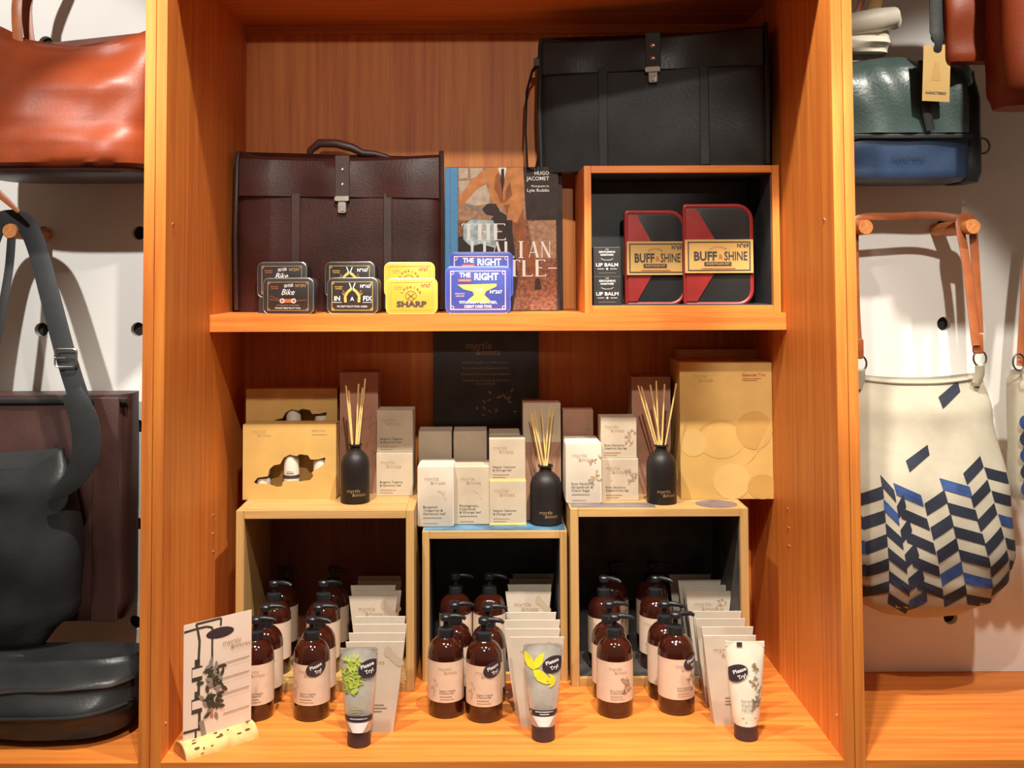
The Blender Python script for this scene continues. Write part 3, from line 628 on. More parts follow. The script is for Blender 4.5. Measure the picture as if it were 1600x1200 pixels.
# middle column cartons
for i in range(3):
    n_ = ('front of its row', 'second in its row', 'third in its row')[i]
    carton('white soap carton with tangerine lettering, '+n_, 652+2*i, 710+1*i, 727-4.5*i, 823-3*i, .428+.034*i, zM+.0015, .031, 'carton_white', d_soap(T1, 0, 6) if i == 0 else None, 'soap_carton', .006, 0, 'soap cartons on the middle box', 95*S(.428, zM))
    carton('cream soap carton with cedarwood lettering, '+n_, 709+i, 765+.5*i, 729-4.5*i, 818-3*i, .447+.030*i, zM+.0015, .028, 'carton_grey', d_soap(T3, 0, 7) if i == 0 else None, 'soap_carton', .003, 0, 'soap cartons on the middle box', 91*S(.447, zM))
carton('tall cream carton behind the white tangerine soap row', 654, 706, 685, 808, .545, zM+.0015, .08, 'carton_grey', None, 'product_carton', hgt=.205)
carton('tall cream carton behind the cedarwood soap row', 709, 761, 685, 808, .545, zM+.0015, .08, 'carton_grey', None, 'product_carton', hgt=.205)
def d_ye(seed):
    f0 = d_sq(('Petitgrain, Cedarwood', '& Orange leaf'), 0, seed)
    def f(p, w, h): f0(p, w, h); p.rect(-w/2, 0, w/2, h*.045, 'yellow_edge')
    return f
_, h2 = carton('cream carton with yellow lower edge, bottom of the middle stack', 765, 822.5, 750, 818, .447, zM+.0015, .05, 'carton_grey', d_ye(8))
carton('cream carton with yellow lower edge, top of the middle stack', 764.5, 821, 682, 747, .449, zM+.0015+h2+.0004, .05, 'carton_grey', d_ye(9))
carton('cream carton behind the middle yellow-edged stack', 765, 813, 682, 805, .505, zM+.0015, .085, 'carton_grey', None, hgt=.205)
carton('tall carton standing behind the middle reed diffuser', 818, 877, 634, 815, .50, zM+.0015, .09, 'carton_rose', lambda p, w, h: (p.frame(-w/2, 0, w/2, h, .001, 'carton_grey'), p.rect(-w/2+.001, h*.66, w/2-.001, h-.001, 'carton_grey')), 'diffuser_carton')
# right box cartons
for i in range(3):
    n_ = ('front of its row', 'second in its row', 'third in its row')[i]
    carton('white soap carton with rose geranium lettering, '+n_, 884-1.5*i, 941-3*i, 683-4*i, 778-3*i, .41+.034*i, zR, .031, 'carton_white', d_soap(T2, 1, 10) if i == 0 else None, 'soap_carton', .006, 0, 'soap cartons on the right box', 95*S(.41, zR))
carton('tall rose carton behind the rose geranium soap row', 880, 928, 640, 770, .53, zR, .08, 'carton_rose', lambda p, w, h: flowers(p, w*.8, h*1.15, 6, 11, ('ink_grey', 'ink_tan')), hgt=.202)
_, h3 = carton('flowered cream carton left of right diffuser, lower of two', 941, 998, 709, 774, .44, zR, .068, 'carton_grey', d_sq(('Rose Geranium,', 'Grapefruit & Clary Sage'), 1, 12))
carton('flowered cream carton left of right diffuser, stacked on another', 939, 995, 640, 703, .445, zR+h3+.0004, .063, 'carton_grey', d_sq(('Rose Geranium,', 'Grapefruit & Clary Sage'), 1, 13))
carton('tall rose carton standing behind the right reed diffuser', 989, 1049, 590, 772, .51, zR, .09, 'carton_rose', lambda p, w, h: (p.frame(-w/2, 0, w/2, h, .001, 'carton_grey'), flowers(p, w, h, 10, 14, ('ink_rust', 'ink_tan')), bars(p, -w*.2, h*.16, 4, w*.55, 'ink_tan')), 'diffuser_carton')
def d_gold(p, w, h):
    def blob(cx, cz, rx, rz, m, rot=0): p.ell(cx*w, cz*h, rx*w, rz*h, m, rot, 28, clip=(-w*.5, w*.5))
    blob(-.06, .45, .26, .13, 'kraft_dark'); p.up(); blob(-.06, .425, .25, .13, 'kraft_gold'); blob(-.36, .41, .14, .10, 'kraft_light'); p.up(); blob(.30, .50, .20, .14, 'kraft_dark'); blob(.05, .13, .20, .13, 'kraft_light'); blob(.38, .09, .16, .09, 'kraft_dark'); p.up()
    for i in range(16): p.line([(w*(.20+.018*i), h*(.25+.012*i)), (w*(.30+.012*i), h*(.30+.018*i))], .0009, 'kraft_light')
    logo(p, -w*.36, h*.885, h*.028, 'kraft_dark'); p.text('Essential Trio', w*.18, h*.895, h*.020, 'ink_rust', 'L', fit=w*.25, bold=.02); bars(p, w*.18, h*.875, 2, w*.2, 'ink_rust', h*.014, h*.005)
carton('large gold patterned carton at the right end of the display', 1064, 1209, 565, 779, .45, zR, .12, 'kraft_gold', d_gold, 'gift_carton')
carton('brown-sided carton just behind the large gold carton', 1062, 1196, 561, 770, .578, zR, .06, 'kraft_dark', None, 'gift_carton', hgt=.345)
# reed diffusers
def diffuser(label, cx, yb, zb, reeds, w=48):
    c = PZ(cx, yb, zb); r = w/2*S(c.y, zb); Y = c.y+r; s = S(Y, zb)
    t = thing('reed_diffuser', label, 'diffuser', (P(cx, yb, Y).x, Y, zb), 0, 'reed diffusers')
    h = 90*s
    one('bottle', lambda m: m.lathe([(r*.93, 0), (r, .003), (r, h*.63), (r*.97, h*.70), (r*.86, h*.78), (r*.62, h*.85), (r*.40, h*.89), (r*.36, h*.96), (r*.47, h*.97), (r*.47, h), (r*.36, h), (r*.34, h*.93)], 'bottle_matte', seg=36), t, True)
    p = Print(cylmap(r)); logo(p, -r*.45, h*.205, .0085, 'ink_tan'); p.build('bottle_print', t)
    for k_, (dx, yt) in enumerate(reeds):
        x1 = (dx-cx)*s; z1 = (yb-yt)*s
        one('reed', lambda m: m.tube([((k_ % 3-1)*.005-x1*.12, .003*(k_ % 2), h*.60), (x1, .008*((k_*7) % 5-2)/2, z1)], .0019, 'reed', 7), t, True)
diffuser('dark reed diffuser bottle beside the stacked gold gift sets', 555, 789, zL, [(541, 608), (560, 606), (570, 598), (545, 616), (566, 612)], 46)
diffuser('dark reed diffuser bottle on the blue-topped middle box', 853, 823, zM+.0015, [(828, 645), (836, 648), (847, 646), (860, 640), (866, 643), (832, 652)], 50)
diffuser('dark reed diffuser bottle in front of the large gold carton', 1034, 790, zR, [(998, 608), (1004, 610), (1019, 608), (1027, 601), (1041, 607), (1058, 605)], 47)
# black sign behind
cs = P(760, 700, .645)
sg_ = thing('product_sign', 'tall black sign with pale lettering leaning at the back', 'sign', (cs.x, .653, zM+.0015), 0)
sw = 164*S(.655); sh = P(760, 470, .65).z-zM; sh = min(sh, zs0-zM-.004)
one('board', lambda m: m.rprism(sw, sh, .005, .001, .0008, 'black_board'), sg_)
p = Print(); s = S(.65)
def G(px, py): return ((px-760)*s, P(760, py, .65).z-zM)
p.text('myrtle', *G(729, 546), 11*s, 'ink_tan', 'L', bold=-.01); p.text('&moss', *G(744, 556), 10*s, 'ink_tan', 'L', bold=-.01)
for i, (tx, w_) in enumerate((('Made locally in Melbourne', 70), ('Scented with Essential Oils', 72), ('Botanical based Ingredients', 76), ('Tested on Family & Friends', 72), ('(not animals)', 30))):
    p.text(tx, *G(759, (569, 578, 587, 597, 602)[i]), 3.6*s, 'ink_tan', fit=w_*s)
R = random.Random(3)
for i in range(26): p.leaf(*G(745+60*R.random(), 610+40*R.random()), 8*s, 3*s, R.random()*6.28, ('ink_grey', 'leaf_dark', 'ink_tan')[i % 3])
p.build('sign_print', sg_)
# ------------------------------------------------------------------ pump bottles
PR = .0385
def pump(label, loc, rz, flowered=0, sticker=False, src=None):
    if src: return copy_thing(src, label, loc, rz)
    t = thing('pump_bottle', label, 'bottle', loc, rz, 'amber pump bottles')
    one('bottle', lambda m: m.lathe([(PR*.90, 0), (PR*.98, .003), (PR, .007), (PR, .122), (PR*.985, .130), (PR*.93, .139), (PR*.80, .148), (PR*.60, .155), (PR*.42, .159), (PR*.38, .162)], 'amber_glass', seg=36), t, True)
    pumpo = one('pump', lambda m: (m.lathe([(.0165, 0), (.0170, .002), (.0170, .017), (.012, .019), (.006, .0195), (.0055, .034), (.012, .035), (.0125, .044), (.010, .047)], 'black_plastic', z=.158, seg=24)), t, True)
    one('nozzle', lambda m: m.tube([(0, 0, .199), (.018, -.001, .201), (.036, -.002, .199), (.042, -.002, .195)], [.006, .0055, .0045, .004], 'black_plastic', 10), pumpo, True)
    lab = one('paper_label', lambda m: m.loft([[((PR+.0004)*math.sin(a), -(PR+.0004)*math.cos(a), z) for a in [(-2.2+4.4*i/36) for i in range(37)]] for z in (.034, .117)], 'label_cream', False, False, closed=False), t, True)
    p = Print(cylmap(PR+.0004)); logo(p, -.016, .100, .0075, 'ink_tan')
    if flowered:
        flowers(p, .075, .085, 8, flowered, z0=.030)
    else:
        for i in range(7): p.leaf(-.030+.004*(i % 3), .045+.006*i, .009, .004, 1+i*.8, 'carton_grey')
    p.text('Bergamot, Tangerine' if not flowered else 'Rose Geranium,', -.014, .0565, .0038, 'ink_dark', 'L', fit=.034); p.text('& Geranium leaf' if not flowered else 'Grapefruit & Clary Sage', -.014, .0515, .0038, 'ink_dark', 'L', fit=.030 if not flowered else .038)
    p.rect(-.014, .0455, .012, .0468, 'ink_grey', 3); p.rect(-.014, .040, .016, .0412, 'ink_tan', 3); p.build('label_print', lab)
    if sticker:
        p = Print(cylmap(PR+.0012)); p.ell(.022, .110, .023, .0155, 'sticker', .35); p.up(); p.text('Please', .022, .1115, .0072, 'ink_white', rot=.35, fit=.026, bold=.02); p.text('Try!', .027, .1005, .0072, 'ink_white', rot=.35, fit=.015, bold=.02); p.build('tester_sticker', t)
    return t
def bpos(cx, yb):
    c = PZ(cx, yb, ZF); Y = c.y+PR; return (P(cx, yb, Y).x, Y, ZF)
ORD = ('front', 'second', 'third', 'fourth')
def col(where, pts, fl, st, rzs, zb_from=99, lift=0):
    base = None
    for i, (cx, yb) in enumerate(pts):
        l = bpos(cx, yb); l = (l[0], l[1], l[2]+(lift if l[1]-PR > zb_from-.001 else 0))
        lb = 'amber pump bottle, %s one of %s' % (ORD[i], where)
        if i == 0: pump(lb, l, rzs[i], fl, st)
        elif base is None: base = pump(lb, l, rzs[i], fl, False)
        else: pump(lb, l, rzs[i], fl, False, base)
col('the column nearest the birch log card holder', [(399, 1129), (414, 1104)], 0, False, (.1, .2))
col('the sticker-tagged column in the left box', [(487, 1129), (497, 1104)], 0, True, (-.15, .2))
col('the left column before the middle box', [(697, 1124), (711, 1099)], 0, False, (.05, .2))
col('the sticker-tagged column before the middle box', [(757, 1131), (763, 1104)], 0, True, (-.05, .1))
col('the left column before the right box', [(961, 1124), (953, 1097.5)], 21, False, (0, .1))
col('the sticker-tagged column before the right box', [(1057, 1119.5), (1040, 1097.5)], 22, True, (.25, -.2))
def inner(where, pts, th, fl):
    base = None
    for i, (x, Y) in enumerate(pts):
        lb = 'shadowed amber pump bottle inside the %s' % where
        base_ = pump(lb, (x, Y, ZF+th+.0003), random.uniform(-.5, .5), fl, False, base); base = base or base_
inner('left box, left column nearest the opening', [(P(428, 1070, .41).x, .41)], .0187, 0)
inner('left box, left column at the back', [(P(440, 1050, .52).x, .52)], .0187, 0)
inner('left box, right column nearest the opening', [(P(505, 1070, .41).x, .41)], .0187, 0)
inner('left box, right column at the back', [(P(520, 1050, .52).x, .52)], .0187, 0)
inner('middle box, left column', [(P(712, 1070, .46).x, .46)], .0184, 0)
inner('middle box, right column', [(P(765, 1070, .46).x, .46)], .0184, 0)
inner('right box, left column nearest the opening', [(P(945, 1070, .43).x, .43)], .0204, 23)
inner('right box, left column at the back', [(P(958, 1050, .55).x, .55)], .0204, 23)
inner('right box, right column nearest the opening', [(P(1026, 1070, .43).x, .43)], .0204, 23)
inner('right box, right column at the back', [(P(1020, 1050, .55).x, .55)], .0204, 23)
# ------------------------------------------------------------------ tapered tube cartons in rows
ZTOP = -(984-431)*2.126/1600+1.30-.012
def wedge(label, cxt, d, zb, wpx, big, fl):
    Y = d-2.0; s = S(Y, 1.0); w = wpx*s; h = ZTOP-zb if zb < ZF+.01 else ZTOP-zb
    t = thing('tube_carton', label, 'carton', (P(cxt, 1000, Y).x, Y, zb), 0, 'tapered tube cartons in rows')
    db = .040; wb = w*.60
    def f(m):
        R_ = []
        for v in (0, .02, .5, 1):
            hw = (wb+(w-wb)*v**.85)/2; dd = db*(1-v)+.0035*v
            R_.append([(-hw, 0 - 0*v, v*h), (hw, 0, v*h), (hw, dd, v*h), (-hw, dd, v*h)])
        m.loft(R_, 'carton_white')
    one('carton', f, t)
    if big:
        p = Print(); logo(p, -w*.30, h-.034, .0105, 'ink_tan')
        if fl: flowers(p, w*1.0, h*1.25, 6, 31) if False else [p.leaf(w*(.18+.05*(i % 5)), h-.022-.006*(i % 4), .009, .004, i*1.1, ('ink_tan', 'carton_grey')[i % 2]) for i in range(12)]
        else: [p.ell(w*(.22+.09*i), h-.020-.010*i, w*.07, .011, 'carton_grey', .5*i, 16) for i in range(3)]
        for i, (a, ww) in enumerate(((.30, .03), (.265, .036), (.23, .026))): p.rect(-w*.10, h*a, -w*.10+ww, h*a+.002, 'ink_grey')
        p.build('carton_print', t)
    return t
OR10 = ('first', 'second', 'third', 'fourth', 'fifth', 'sixth', 'seventh', 'eighth', 'ninth', 'tenth')
def row(where, items, yb0, th, fl):
    for i, (cx, d, w_) in enumerate(items):
        zb = ZF if d < yb0-.05 else ZF+th+.0003
        wedge('white tapered tube carton, %s from the front in the %s' % (OR10[i], where), cx, d, zb, w_, i in (0,) or 2.42 < d < 2.50, fl)
row('row spilling from the left box', [(586, 2.126, 91), (589, 2.178, 88), (594, 2.232, 82), (594, 2.2815, 78), (583, 2.425, 75), (591, 2.4665, 72), (583, 2.508, 70), (593, 2.5465, 68), (593, 2.5855, 66)], 2.335, .0187, 0)
row('row spilling from the middle box', [(839, 2.15, 84), (832, 2.20, 86), (831, 2.255, 88), (830, 2.305, 78), (826, 2.455, 71), (828, 2.51, 68), (829, 2.558, 66), (834, 2.60, 64)], 2.39, .0184, 0)
row('row spilling from the right box', [(1140, 2.155, 82), (1137, 2.207, 80), (1126, 2.259, 77), (1121, 2.308, 75), (1108, 2.452, 71), (1103, 2.50, 69), (1094, 2.546, 67), (1079, 2.59, 65)], 2.357, .0204, 1)
# ------------------------------------------------------------------ tester tubes standing on their caps
def ttube(label, cx, yb, ytop, wtop, mt, draw, rz=0):
    c = PZ(cx, yb, ZF); s = S(c.y, ZF); r = 18.5*s; Y = c.y+r
    t = thing('tester_tube', label, 'tube', (P(cx, yb, Y).x, Y, ZF), rz, 'tester tubes in front')
    H = (yb-ytop)*s; hc = 23*s; w = wtop*s
    one('cap', lambda m: m.lathe([(r*.96, 0), (r, .001), (r, hc-.001), (r*.94, hc)], 'sticker', seg=32), t, True)
    def hwid(v): return r*1.02+(w/2-r*1.02)*min(1, v/.9)**.7
    def hdep(v): return max(.0016, r*.98*(1-v)**.75)
    def f(m):
        rings = []
        for j in range(17):
            v = j/16; ring = []
            for i in range(32):
                a = 2*PI*i/32; n_ = 1+.35*v
                ring.append((hwid(v)*math.copysign(abs(math.cos(a))**(1/n_), math.cos(a)), hdep(v)*math.sin(a), hc+v*(H-hc)))
            rings.append(ring)
        m.loft(rings, mt)
    body = one('tube', f, t, True)
    one('crimp', lambda m: m.rprism(w, .012, .0036, .001, .0006, mt, y=-.0018, z=H-.012), t)
    def mp(x, z, l):
        v = min(1, max(0, (z-hc)/(H-hc))); a = hwid(v); n_ = 1+.35*v; u = min(.985, abs(x)/a); x = math.copysign(u*a, x)
        return (x, -hdep(v)*math.sqrt(max(0, 1-u**(2*n_)))-.0006-l, z)
    p = Print(mp); draw(p, w, H, hc, r); p.build('tube_print', body)
    return t
def st(p, x, z, a, clip, tx=0):
    p.up(2); p.ell(x, z, .024, .0155, 'sticker', a, 28, clip=clip); p.up(2); p.text('Please', x+tx, z+.002, .0070, 'ink_white', rot=a, fit=.027, bold=.02); p.text('Try!', x+tx+.004, z-.009, .0070, 'ink_white', rot=a, fit=.017, bold=.02)
def dl(p, w, H, hc, r):
    R = random.Random(5)
    for i in range(110): p.leaf(-w*.38+w*.40*R.random(), H-.020-.058*R.random(), .013, .0042, R.random()*6.28, 'leaf_lime')
    p.rect(-r*1.18, hc+.022, r*1.18, hc+.033, 'sticker', 10); p.rect(-r*.7, hc+.027, r*.8, hc+.0285, 'ink_white', 8)
    [p.rect(-r*(.45+.026*i), hc+.002+.001*i, r*(.45+.026*i), hc+.003+.001*i, 'ink_white', 12) for i in range(19)]; p.text('moss', 0, hc+.050, .006, 'ink_gold'); bars(p, -.012, hc+.045, 2, .024, 'ink_gold'); st(p, w*.30, H-.036, .35, (-w*.49, w*.475), -.004)
def dm(p, w, H, hc, r):
    for a in (2.0, .95, -.75, -.55): p.leaf(-w*.26, H-.048, .040, .017, a, 'leaf_yellow')
    for a in (2.4, 2.9, 3.4, 3.9): p.leaf(w*.32, H-.068, .020, .007, a, 'leaf_yellow')
    p.rect(-r*1.18, hc+.022, r*1.18, hc+.033, 'sticker', 10); p.rect(-r*.7, hc+.029, r*.8, hc+.0305, 'ink_white', 8); p.rect(-r*.35, hc+.0245, r*.45, hc+.026, 'ink_white', 8)
    [p.rect(-r*(.45+.026*i), hc+.002+.001*i, r*(.45+.026*i), hc+.003+.001*i, 'ink_white', 12) for i in range(19)]; bars(p, -.018, hc+.04, 1, .036, 'ink_gold'); st(p, w*.27, H-.037, .33, (-w*.49, w*.475), -.002)
def dr(p, w, H, hc, r):
    flowers(p, w*.70, H, 10, 41, ('ink_grey', 'ink_tan')); flowers(p, w*.78, H*.9, 6, 42, ('ink_grey', 'ink_tan'), H*.12)
    for i, (tx, ww) in enumerate((('Rose Geranium,', .032), ('Grapefruit &', .028), ('Clary Sage', .024))): p.text(tx, -.012, H*.40-.0085*i, .0045, 'ink_dark', 'L', fit=ww)
    bars(p, -.012, H*.235, 1, .030, 'ink_grey'); bars(p, -.006, H*.195, 1, .028, 'ink_tan')
    p.rect(-w*.22, H-.010, -w*.08, H-.002, 'sticker'); st(p, -w*.26, H-.060, .35, (-w*.45, w*.49), .008)
ttube('silver tester tube with green sprig print at the left', 561, 1170, 1021, 59, 'tube_silver', dl, .02)
ttube('silver tester tube with yellow leaf print in the middle', 849, 1161, 1015, 62, 'tube_silver', dm)
ttube('cream flowered tester tube at the right', 1166, 1160, 1010, 61, 'tube_white', dr, -.06)
# ------------------------------------------------------------------ card on birch log
A = PZ(281, 1181, ZF); Bq = PZ(393, 1145, ZF); dv = (Bq-A); ang = math.atan2(dv.y, dv.x); Ln = dv.length
lg = thing('birch_log_holder', 'half birch log holding the printed shower card', 'card holder', (A.x, A.y, ZF), ang)
LR = .030
def logf(m):
    rings = []
    for j in range(13):
        rr = LR*(1+.03*math.sin(j*1.7)); rings.append([(Ln*j/12, LR*.0+rr*math.cos(PI*i/16), max(0, rr*.86*math.sin(PI*i/16))) for i in range(17)])
    m.loft(rings, 'birch')
one('log', logf, lg, True)
one('cut_end', lambda m: m.loft([[(-.0012+dx, .95*LR*math.cos(PI*i/16), .001+.93*LR*.86*math.sin(PI*i/16)) for i in range(17)] for dx in (0, .001)], 'birch_end'), lg)
R = random.Random(11); p = Print(lambda x, z, l: (x, (LR*1.03+l)*-math.cos(z/LR), max(.0005, (LR*1.03+l)*.87*math.sin(z/LR))))
for i in range(16): p.ell(.012+(Ln-.02)*R.random(), .006+.04*R.random(), .002+.004*R.random(), .001+.0015*R.random(), 'bark_mark', n=10)
p.build('bark_marks', lg)
ch = .232; cw = .146
cdv = thing('shower_card', 'pale printed card with shower and greenery standing in birch log', 'card', (A.x+dv.x*.5-math.cos(ang)*cw*.5+.002, A.y+dv.y*.5-math.sin(ang)*cw*.5, ZF+.0165), ang)
one('card', lambda m: m.box(0, cw, -.0004, .0004, 0, ch, 'card_paper'), cdv)
p = Print(lambda x, z, l: (x, -.0004-l, z))
def K(px, py): u = (px-310)/(700-310); top = 300+(215-300)*u; bot = 1060+(925-1060)*u; return (cw*u, ch*(1-(py-top)/(bot-top)))
def kl(pts, w, m): p.line([K(*q) for q in pts], w, m)
kl([(312, 345), (380, 325), (440, 312), (470, 320), (470, 540)], .0042, 'leaf_dark'); kl([(385, 320), (378, 295), (520, 262), (518, 310)], .0042, 'leaf_dark'); kl([(385, 320), (398, 400), (392, 560)], .0050, 'leaf_dark')
p.ell(*K(515, 352), .030, .0105, 'sticker', -.02); kl([(395, 640), (395, 760), (400, 850), (400, 960)], .0055, 'leaf_dark')
for yy in (600, 800):
    x, z = K(385, yy); p.rect(x-.011, z-.016, x+.011, z+.012, 'leaf_dark'); p.rect(x-.005, z+.012, x+.006, z+.026, 'leaf_dark'); p.up(); p.rect(x-.010, z-.008, x+.011, z+.008, 'card_paper'); p.up(-1)
kl([(312, 975), (400, 950)], .0045, 'leaf_dark'); kl([(380, 960), (380, 1020)], .004, 'leaf_dark'); kl([(410, 900), (430, 1010)], .010, 'ink_grey'); kl([(468, 830), (470, 880)], .006, 'ink_rust')
for i in range(60):
    yy = 550+300*R.random(); x, z = K(480+R.gauss(0, 22), yy); p.leaf(x, z, .018, .008, R.random()*6.28, ('leaf_dark', 'leaf_dark', 'ink_grey')[i % 3])
p.up(); x, z = K(530, 430); p.text('myrtle', x, z, .009, 'ink_tan', 'L', fit=.040); x, z = K(575, 450); p.text('&moss', x, z, .009, 'ink_tan', 'L', fit=.044)
for y0 in (550, 640, 735, 855): kl([(510+.2*(y0-550)*.4, y0), (685, y0-52)], .0018, 'ink_grey')
p.build('card_print', cdv)
# ------------------------------------------------------------------ bags
def softbag(m, mt, w, h, prof, sag=0.0, n=3.0, nu=56, nv=26, wr=.004, seed=0, top=False, xs=None):
    """prof(v) -> half-width factor, half-depth (m)"""
    rings = []
    for j in range(nv+1):
        v = j/nv; a, b = prof(v); a *= w/2; ring = []
        for i in range(nu):
            t = 2*PI*i/nu; c, s_ = math.cos(t), math.sin(t)
            x = a*math.copysign(abs(c)**(2/n), c); y = b*math.copysign(abs(s_)**(2/n), s_)
            y += wr*math.sin(x*19+v*6+seed)*math.sin(v*9+seed*1.7)+wr*.5*math.sin(x*47-v*13+seed)
            ring.append((x+(xs(v) if xs else 0), y, v*h-sag*(v**3)*(1-min(1, abs(x/a))**2)))
        rings.append(ring)
    m.loft(rings, mt, True, top)
def tab_(pts):
    def f(v):
        for (v0, *a), (v1, *b) in zip(pts, pts[1:]):
            if v <= v1:
                q = (v-v0)/(v1-v0); q = q*q*(3-2*q); return tuple(x+(y-x)*q for x, y in zip(a, b))
        return tuple(pts[-1][1:])
    return f
def spline(pts, r, k=5):
    pts = [Vector(p) for p in pts]; n = len(pts); rs = r if isinstance(r, (list, tuple)) else [r]*n; o = []; ro = []
    for i in range(n-1):
        p0, p1, p2, p3 = pts[max(i-1, 0)], pts[i], pts[i+1], pts[min(i+2, n-1)]
        for j in range(k):
            t = j/k; o.append(.5*((2*p1)+(p2-p0)*t+(2*p0-5*p1+4*p2-p3)*t*t+(3*p1-p0-3*p2+p3)*t**3)); ro.append(rs[i]*(1-t)+rs[i+1]*t)
    return o+[pts[-1]], ro+[rs[-1]]
def strap(name, pts, r, mt, parent, flat=.22, side=(0, 1, 0)):
    pts, r = spline(pts, r)
    return one(name, lambda m: m.tube(pts, r, mt, 10, flat=flat, side=side), parent, True)
def rel(o, px, py, Y): q = P(px, py, Y); return (q.x-o.location.x, q.y-o.location.y, q.z-o.location.z)
# tan tote upper left
c = P(118, 268, .26); s = S(.13)
tb = thing('leather_tote', 'tan leather tote bag hanging at the upper left', 'bag', (c.x, .27, P(118, 262, .12).z), 0, 'bags on the left wall')
one('body', lambda m: softbag(m, 'tan_leather', 310*s, 262*s, tab_([(0, .90, .12), (.05, .97, .142), (.18, .985, .14), (.27, .97, .128), (.5, .97, .12), (.9, .97, .05), (1, .98, .022)]), sag=.066, n=3.4, wr=.006, seed=1, top=True), tb, True)
one('base_panel', lambda m: softbag(m, 'dark_brown', 284*s, .012, tab_([(0, .95, .11), (.5, 1, .126), (1, 1, .13)]), n=3.4, nv=4, wr=0, top=True), tb, True, loc=(0, 0, -.010))
strap('handle', [rel(tb, 30, 85, .25), rel(tb, 26, 15, .24), rel(tb, 34, -25, .25), rel(tb, 60, -80, .26)], .012, 'strap_tan', tb)
strap('handle', [rel(tb, 50, 90, .28), rel(tb, 42, 20, .28), rel(tb, 50, -25, .29), rel(tb, 70, -80, .28)], .012, 'strap_tan', tb)
strap('side_tie', [rel(tb, -30, 262, .2), rel(tb, -8, 296, .2), rel(tb, 12, 315, .2), rel(tb, 29, 331, .2)], [.010, .009, .007, .004], 'strap_tan', tb)
def peg(px, py, label, Yt, wall='left'):
    tip = P(px, py, Yt); t = thing('wall_peg', label, 'peg', (tip.x, YW, tip.z), 0, 'round wooden wall pegs')
    one('dowel', lambda m: m.tube([(0, 0.0, 0), (0, Yt-YW+.0015, 0), (0, Yt-YW, 0)], [.0165, .0165, .0155], 'peg_wood', 24), t, True); return t
peg(15, 361, 'wooden peg carrying the black shoulder strap', .25)
peg(1353, 355, 'wooden peg beside the right post', .25); peg(1521, 354, 'wooden peg carrying the right strap of canvas bag', .25)
# dark tote + black shoulder bag
c = P(95, 960, .36); s = S(.30)
dt = thing('leather_tote', 'dark brown leather tote behind the black shoulder bag', 'bag', (c.x-.02, .355, P(95, 965, .33).z), 0, 'bags on the left wall')
one('body', lambda m: softbag(m, 'dark_brown', 262*s, 348*s, tab_([(0, .93, .05), (.06, .985, .062), (.5, .99, .06), (1, 1.0, .045)]), sag=.004, n=5, wr=.002, seed=3, top=True), dt, True)
one('top_band', lambda m: m.rprism(258*s, .012, .012, .003, .002, 'black_soft', y=-.054, z=346*s-.016), dt, True)
one('edge_band', lambda m: m.rprism(40*s, 342*s, .006, .003, .002, 'dark_brown', x=100*s, y=-.066, z=.004), dt, True)
s = S(.22); c = P(20, 1015, .22)
sb = thing('shoulder_bag', 'black leather shoulder bag with buckled strap over the left peg', 'bag', (c.x-.03, .225, P(20, 1018, .2).z), 0, 'bags on the left wall')
one('body', lambda m: softbag(m, 'black_leather', 250*s, 305*s, tab_([(0, .52, .025), (.08, .66, .045), (.18, .95, .06), (.5, 1.0, .062), (.85, .90, .045), (1, .76, .018)]), sag=.05, n=3, wr=.007, seed=4, top=True), sb, True)
Ys = .235
strap('shoulder_strap', [rel(sb, 140, 668, .185), rel(sb, 126, 630, .19), rel(sb, 104, 560, .2), rel(sb, 80, 470, .22), rel(sb, 62, 400, .24), rel(sb, 48, 362, .25), rel(sb, 34, 347, .26), rel(sb, 16, 343, .265), rel(sb, -4, 352, .27), rel(sb, -22, 400, .27), rel(sb, -50, 520, .25), rel(sb, -75, 680, .22)], .023, 'black_soft', sb, .12)
strap('strap_keeper', [rel(sb, 112, 612, .182), rel(sb, 132, 660, .172), rel(sb, 134, 710, .165), rel(sb, 112, 752, .160), rel(sb, 80, 778, .160)], [.024, .032, .032, .022, .010], 'black_leather', sb, .16)
strap('thin_strap', [rel(sb, 18, 372, .255), rel(sb, 14, 420, .25), rel(sb, 4, 480, .24), rel(sb, -10, 560, .23)], .010, 'black_soft', sb, .2)
b0 = rel(sb, 104, 559, .190)
one('buckle', lambda m: m.tube([(b0[0]+x, b0[1]-.004, b0[2]+z) for x, z in rr_path(.046, .038, .008)], .0022, 'metal', 8), sb, True, loc=(0, 0, -.019))
one('buckle_pin', lambda m: m.tube([(b0[0]-.023, b0[1]-.007, b0[2]), (b0[0]+.002, b0[1]-.008, b0[2])], .0016, 'metal', 8), sb, True)
# black bag on ledge
s = S(.12); c = P(90, 1180, .14)
lb_ = thing('satchel', 'glossy black zipped satchel resting on the left ledge', 'bag', (c.x-.03, .185, ZF), 0, 'bags on the left wall')
one('body', lambda m: softbag(m, 'black_leather', 300*s, 112*s, tab_([(0, .78, .09), (.12, .93, .125), (.45, 1, .14), (.75, .985, .12), (1, .93, .055)]), sag=.004, n=3, wr=.004, seed=6, top=True), lb_, True)
SPf = tab_([(0, .78, .09), (.12, .93, .125), (.45, 1, .14), (.75, .985, .12), (1, .93, .055)]); SW, SH = 300*s, 112*s
def onsat(u, z):
    v = z/SH; a_, b_ = SPf(v); a_ *= SW/2; x = u*a_
    return (x, -b_*(1-abs(u)**3)**(1/3)+.004*math.sin(x*19+v*6+6)*math.sin(v*9+10.2)+.002*math.sin(x*47-v*13+6)-.001, z)
one('zip', lambda m: m.tube([onsat(-.97+1.94*i/40, SH*(.70+.06*i/40)) for i in range(41)], .0032, 'metal_dark', 8), lb_, True)
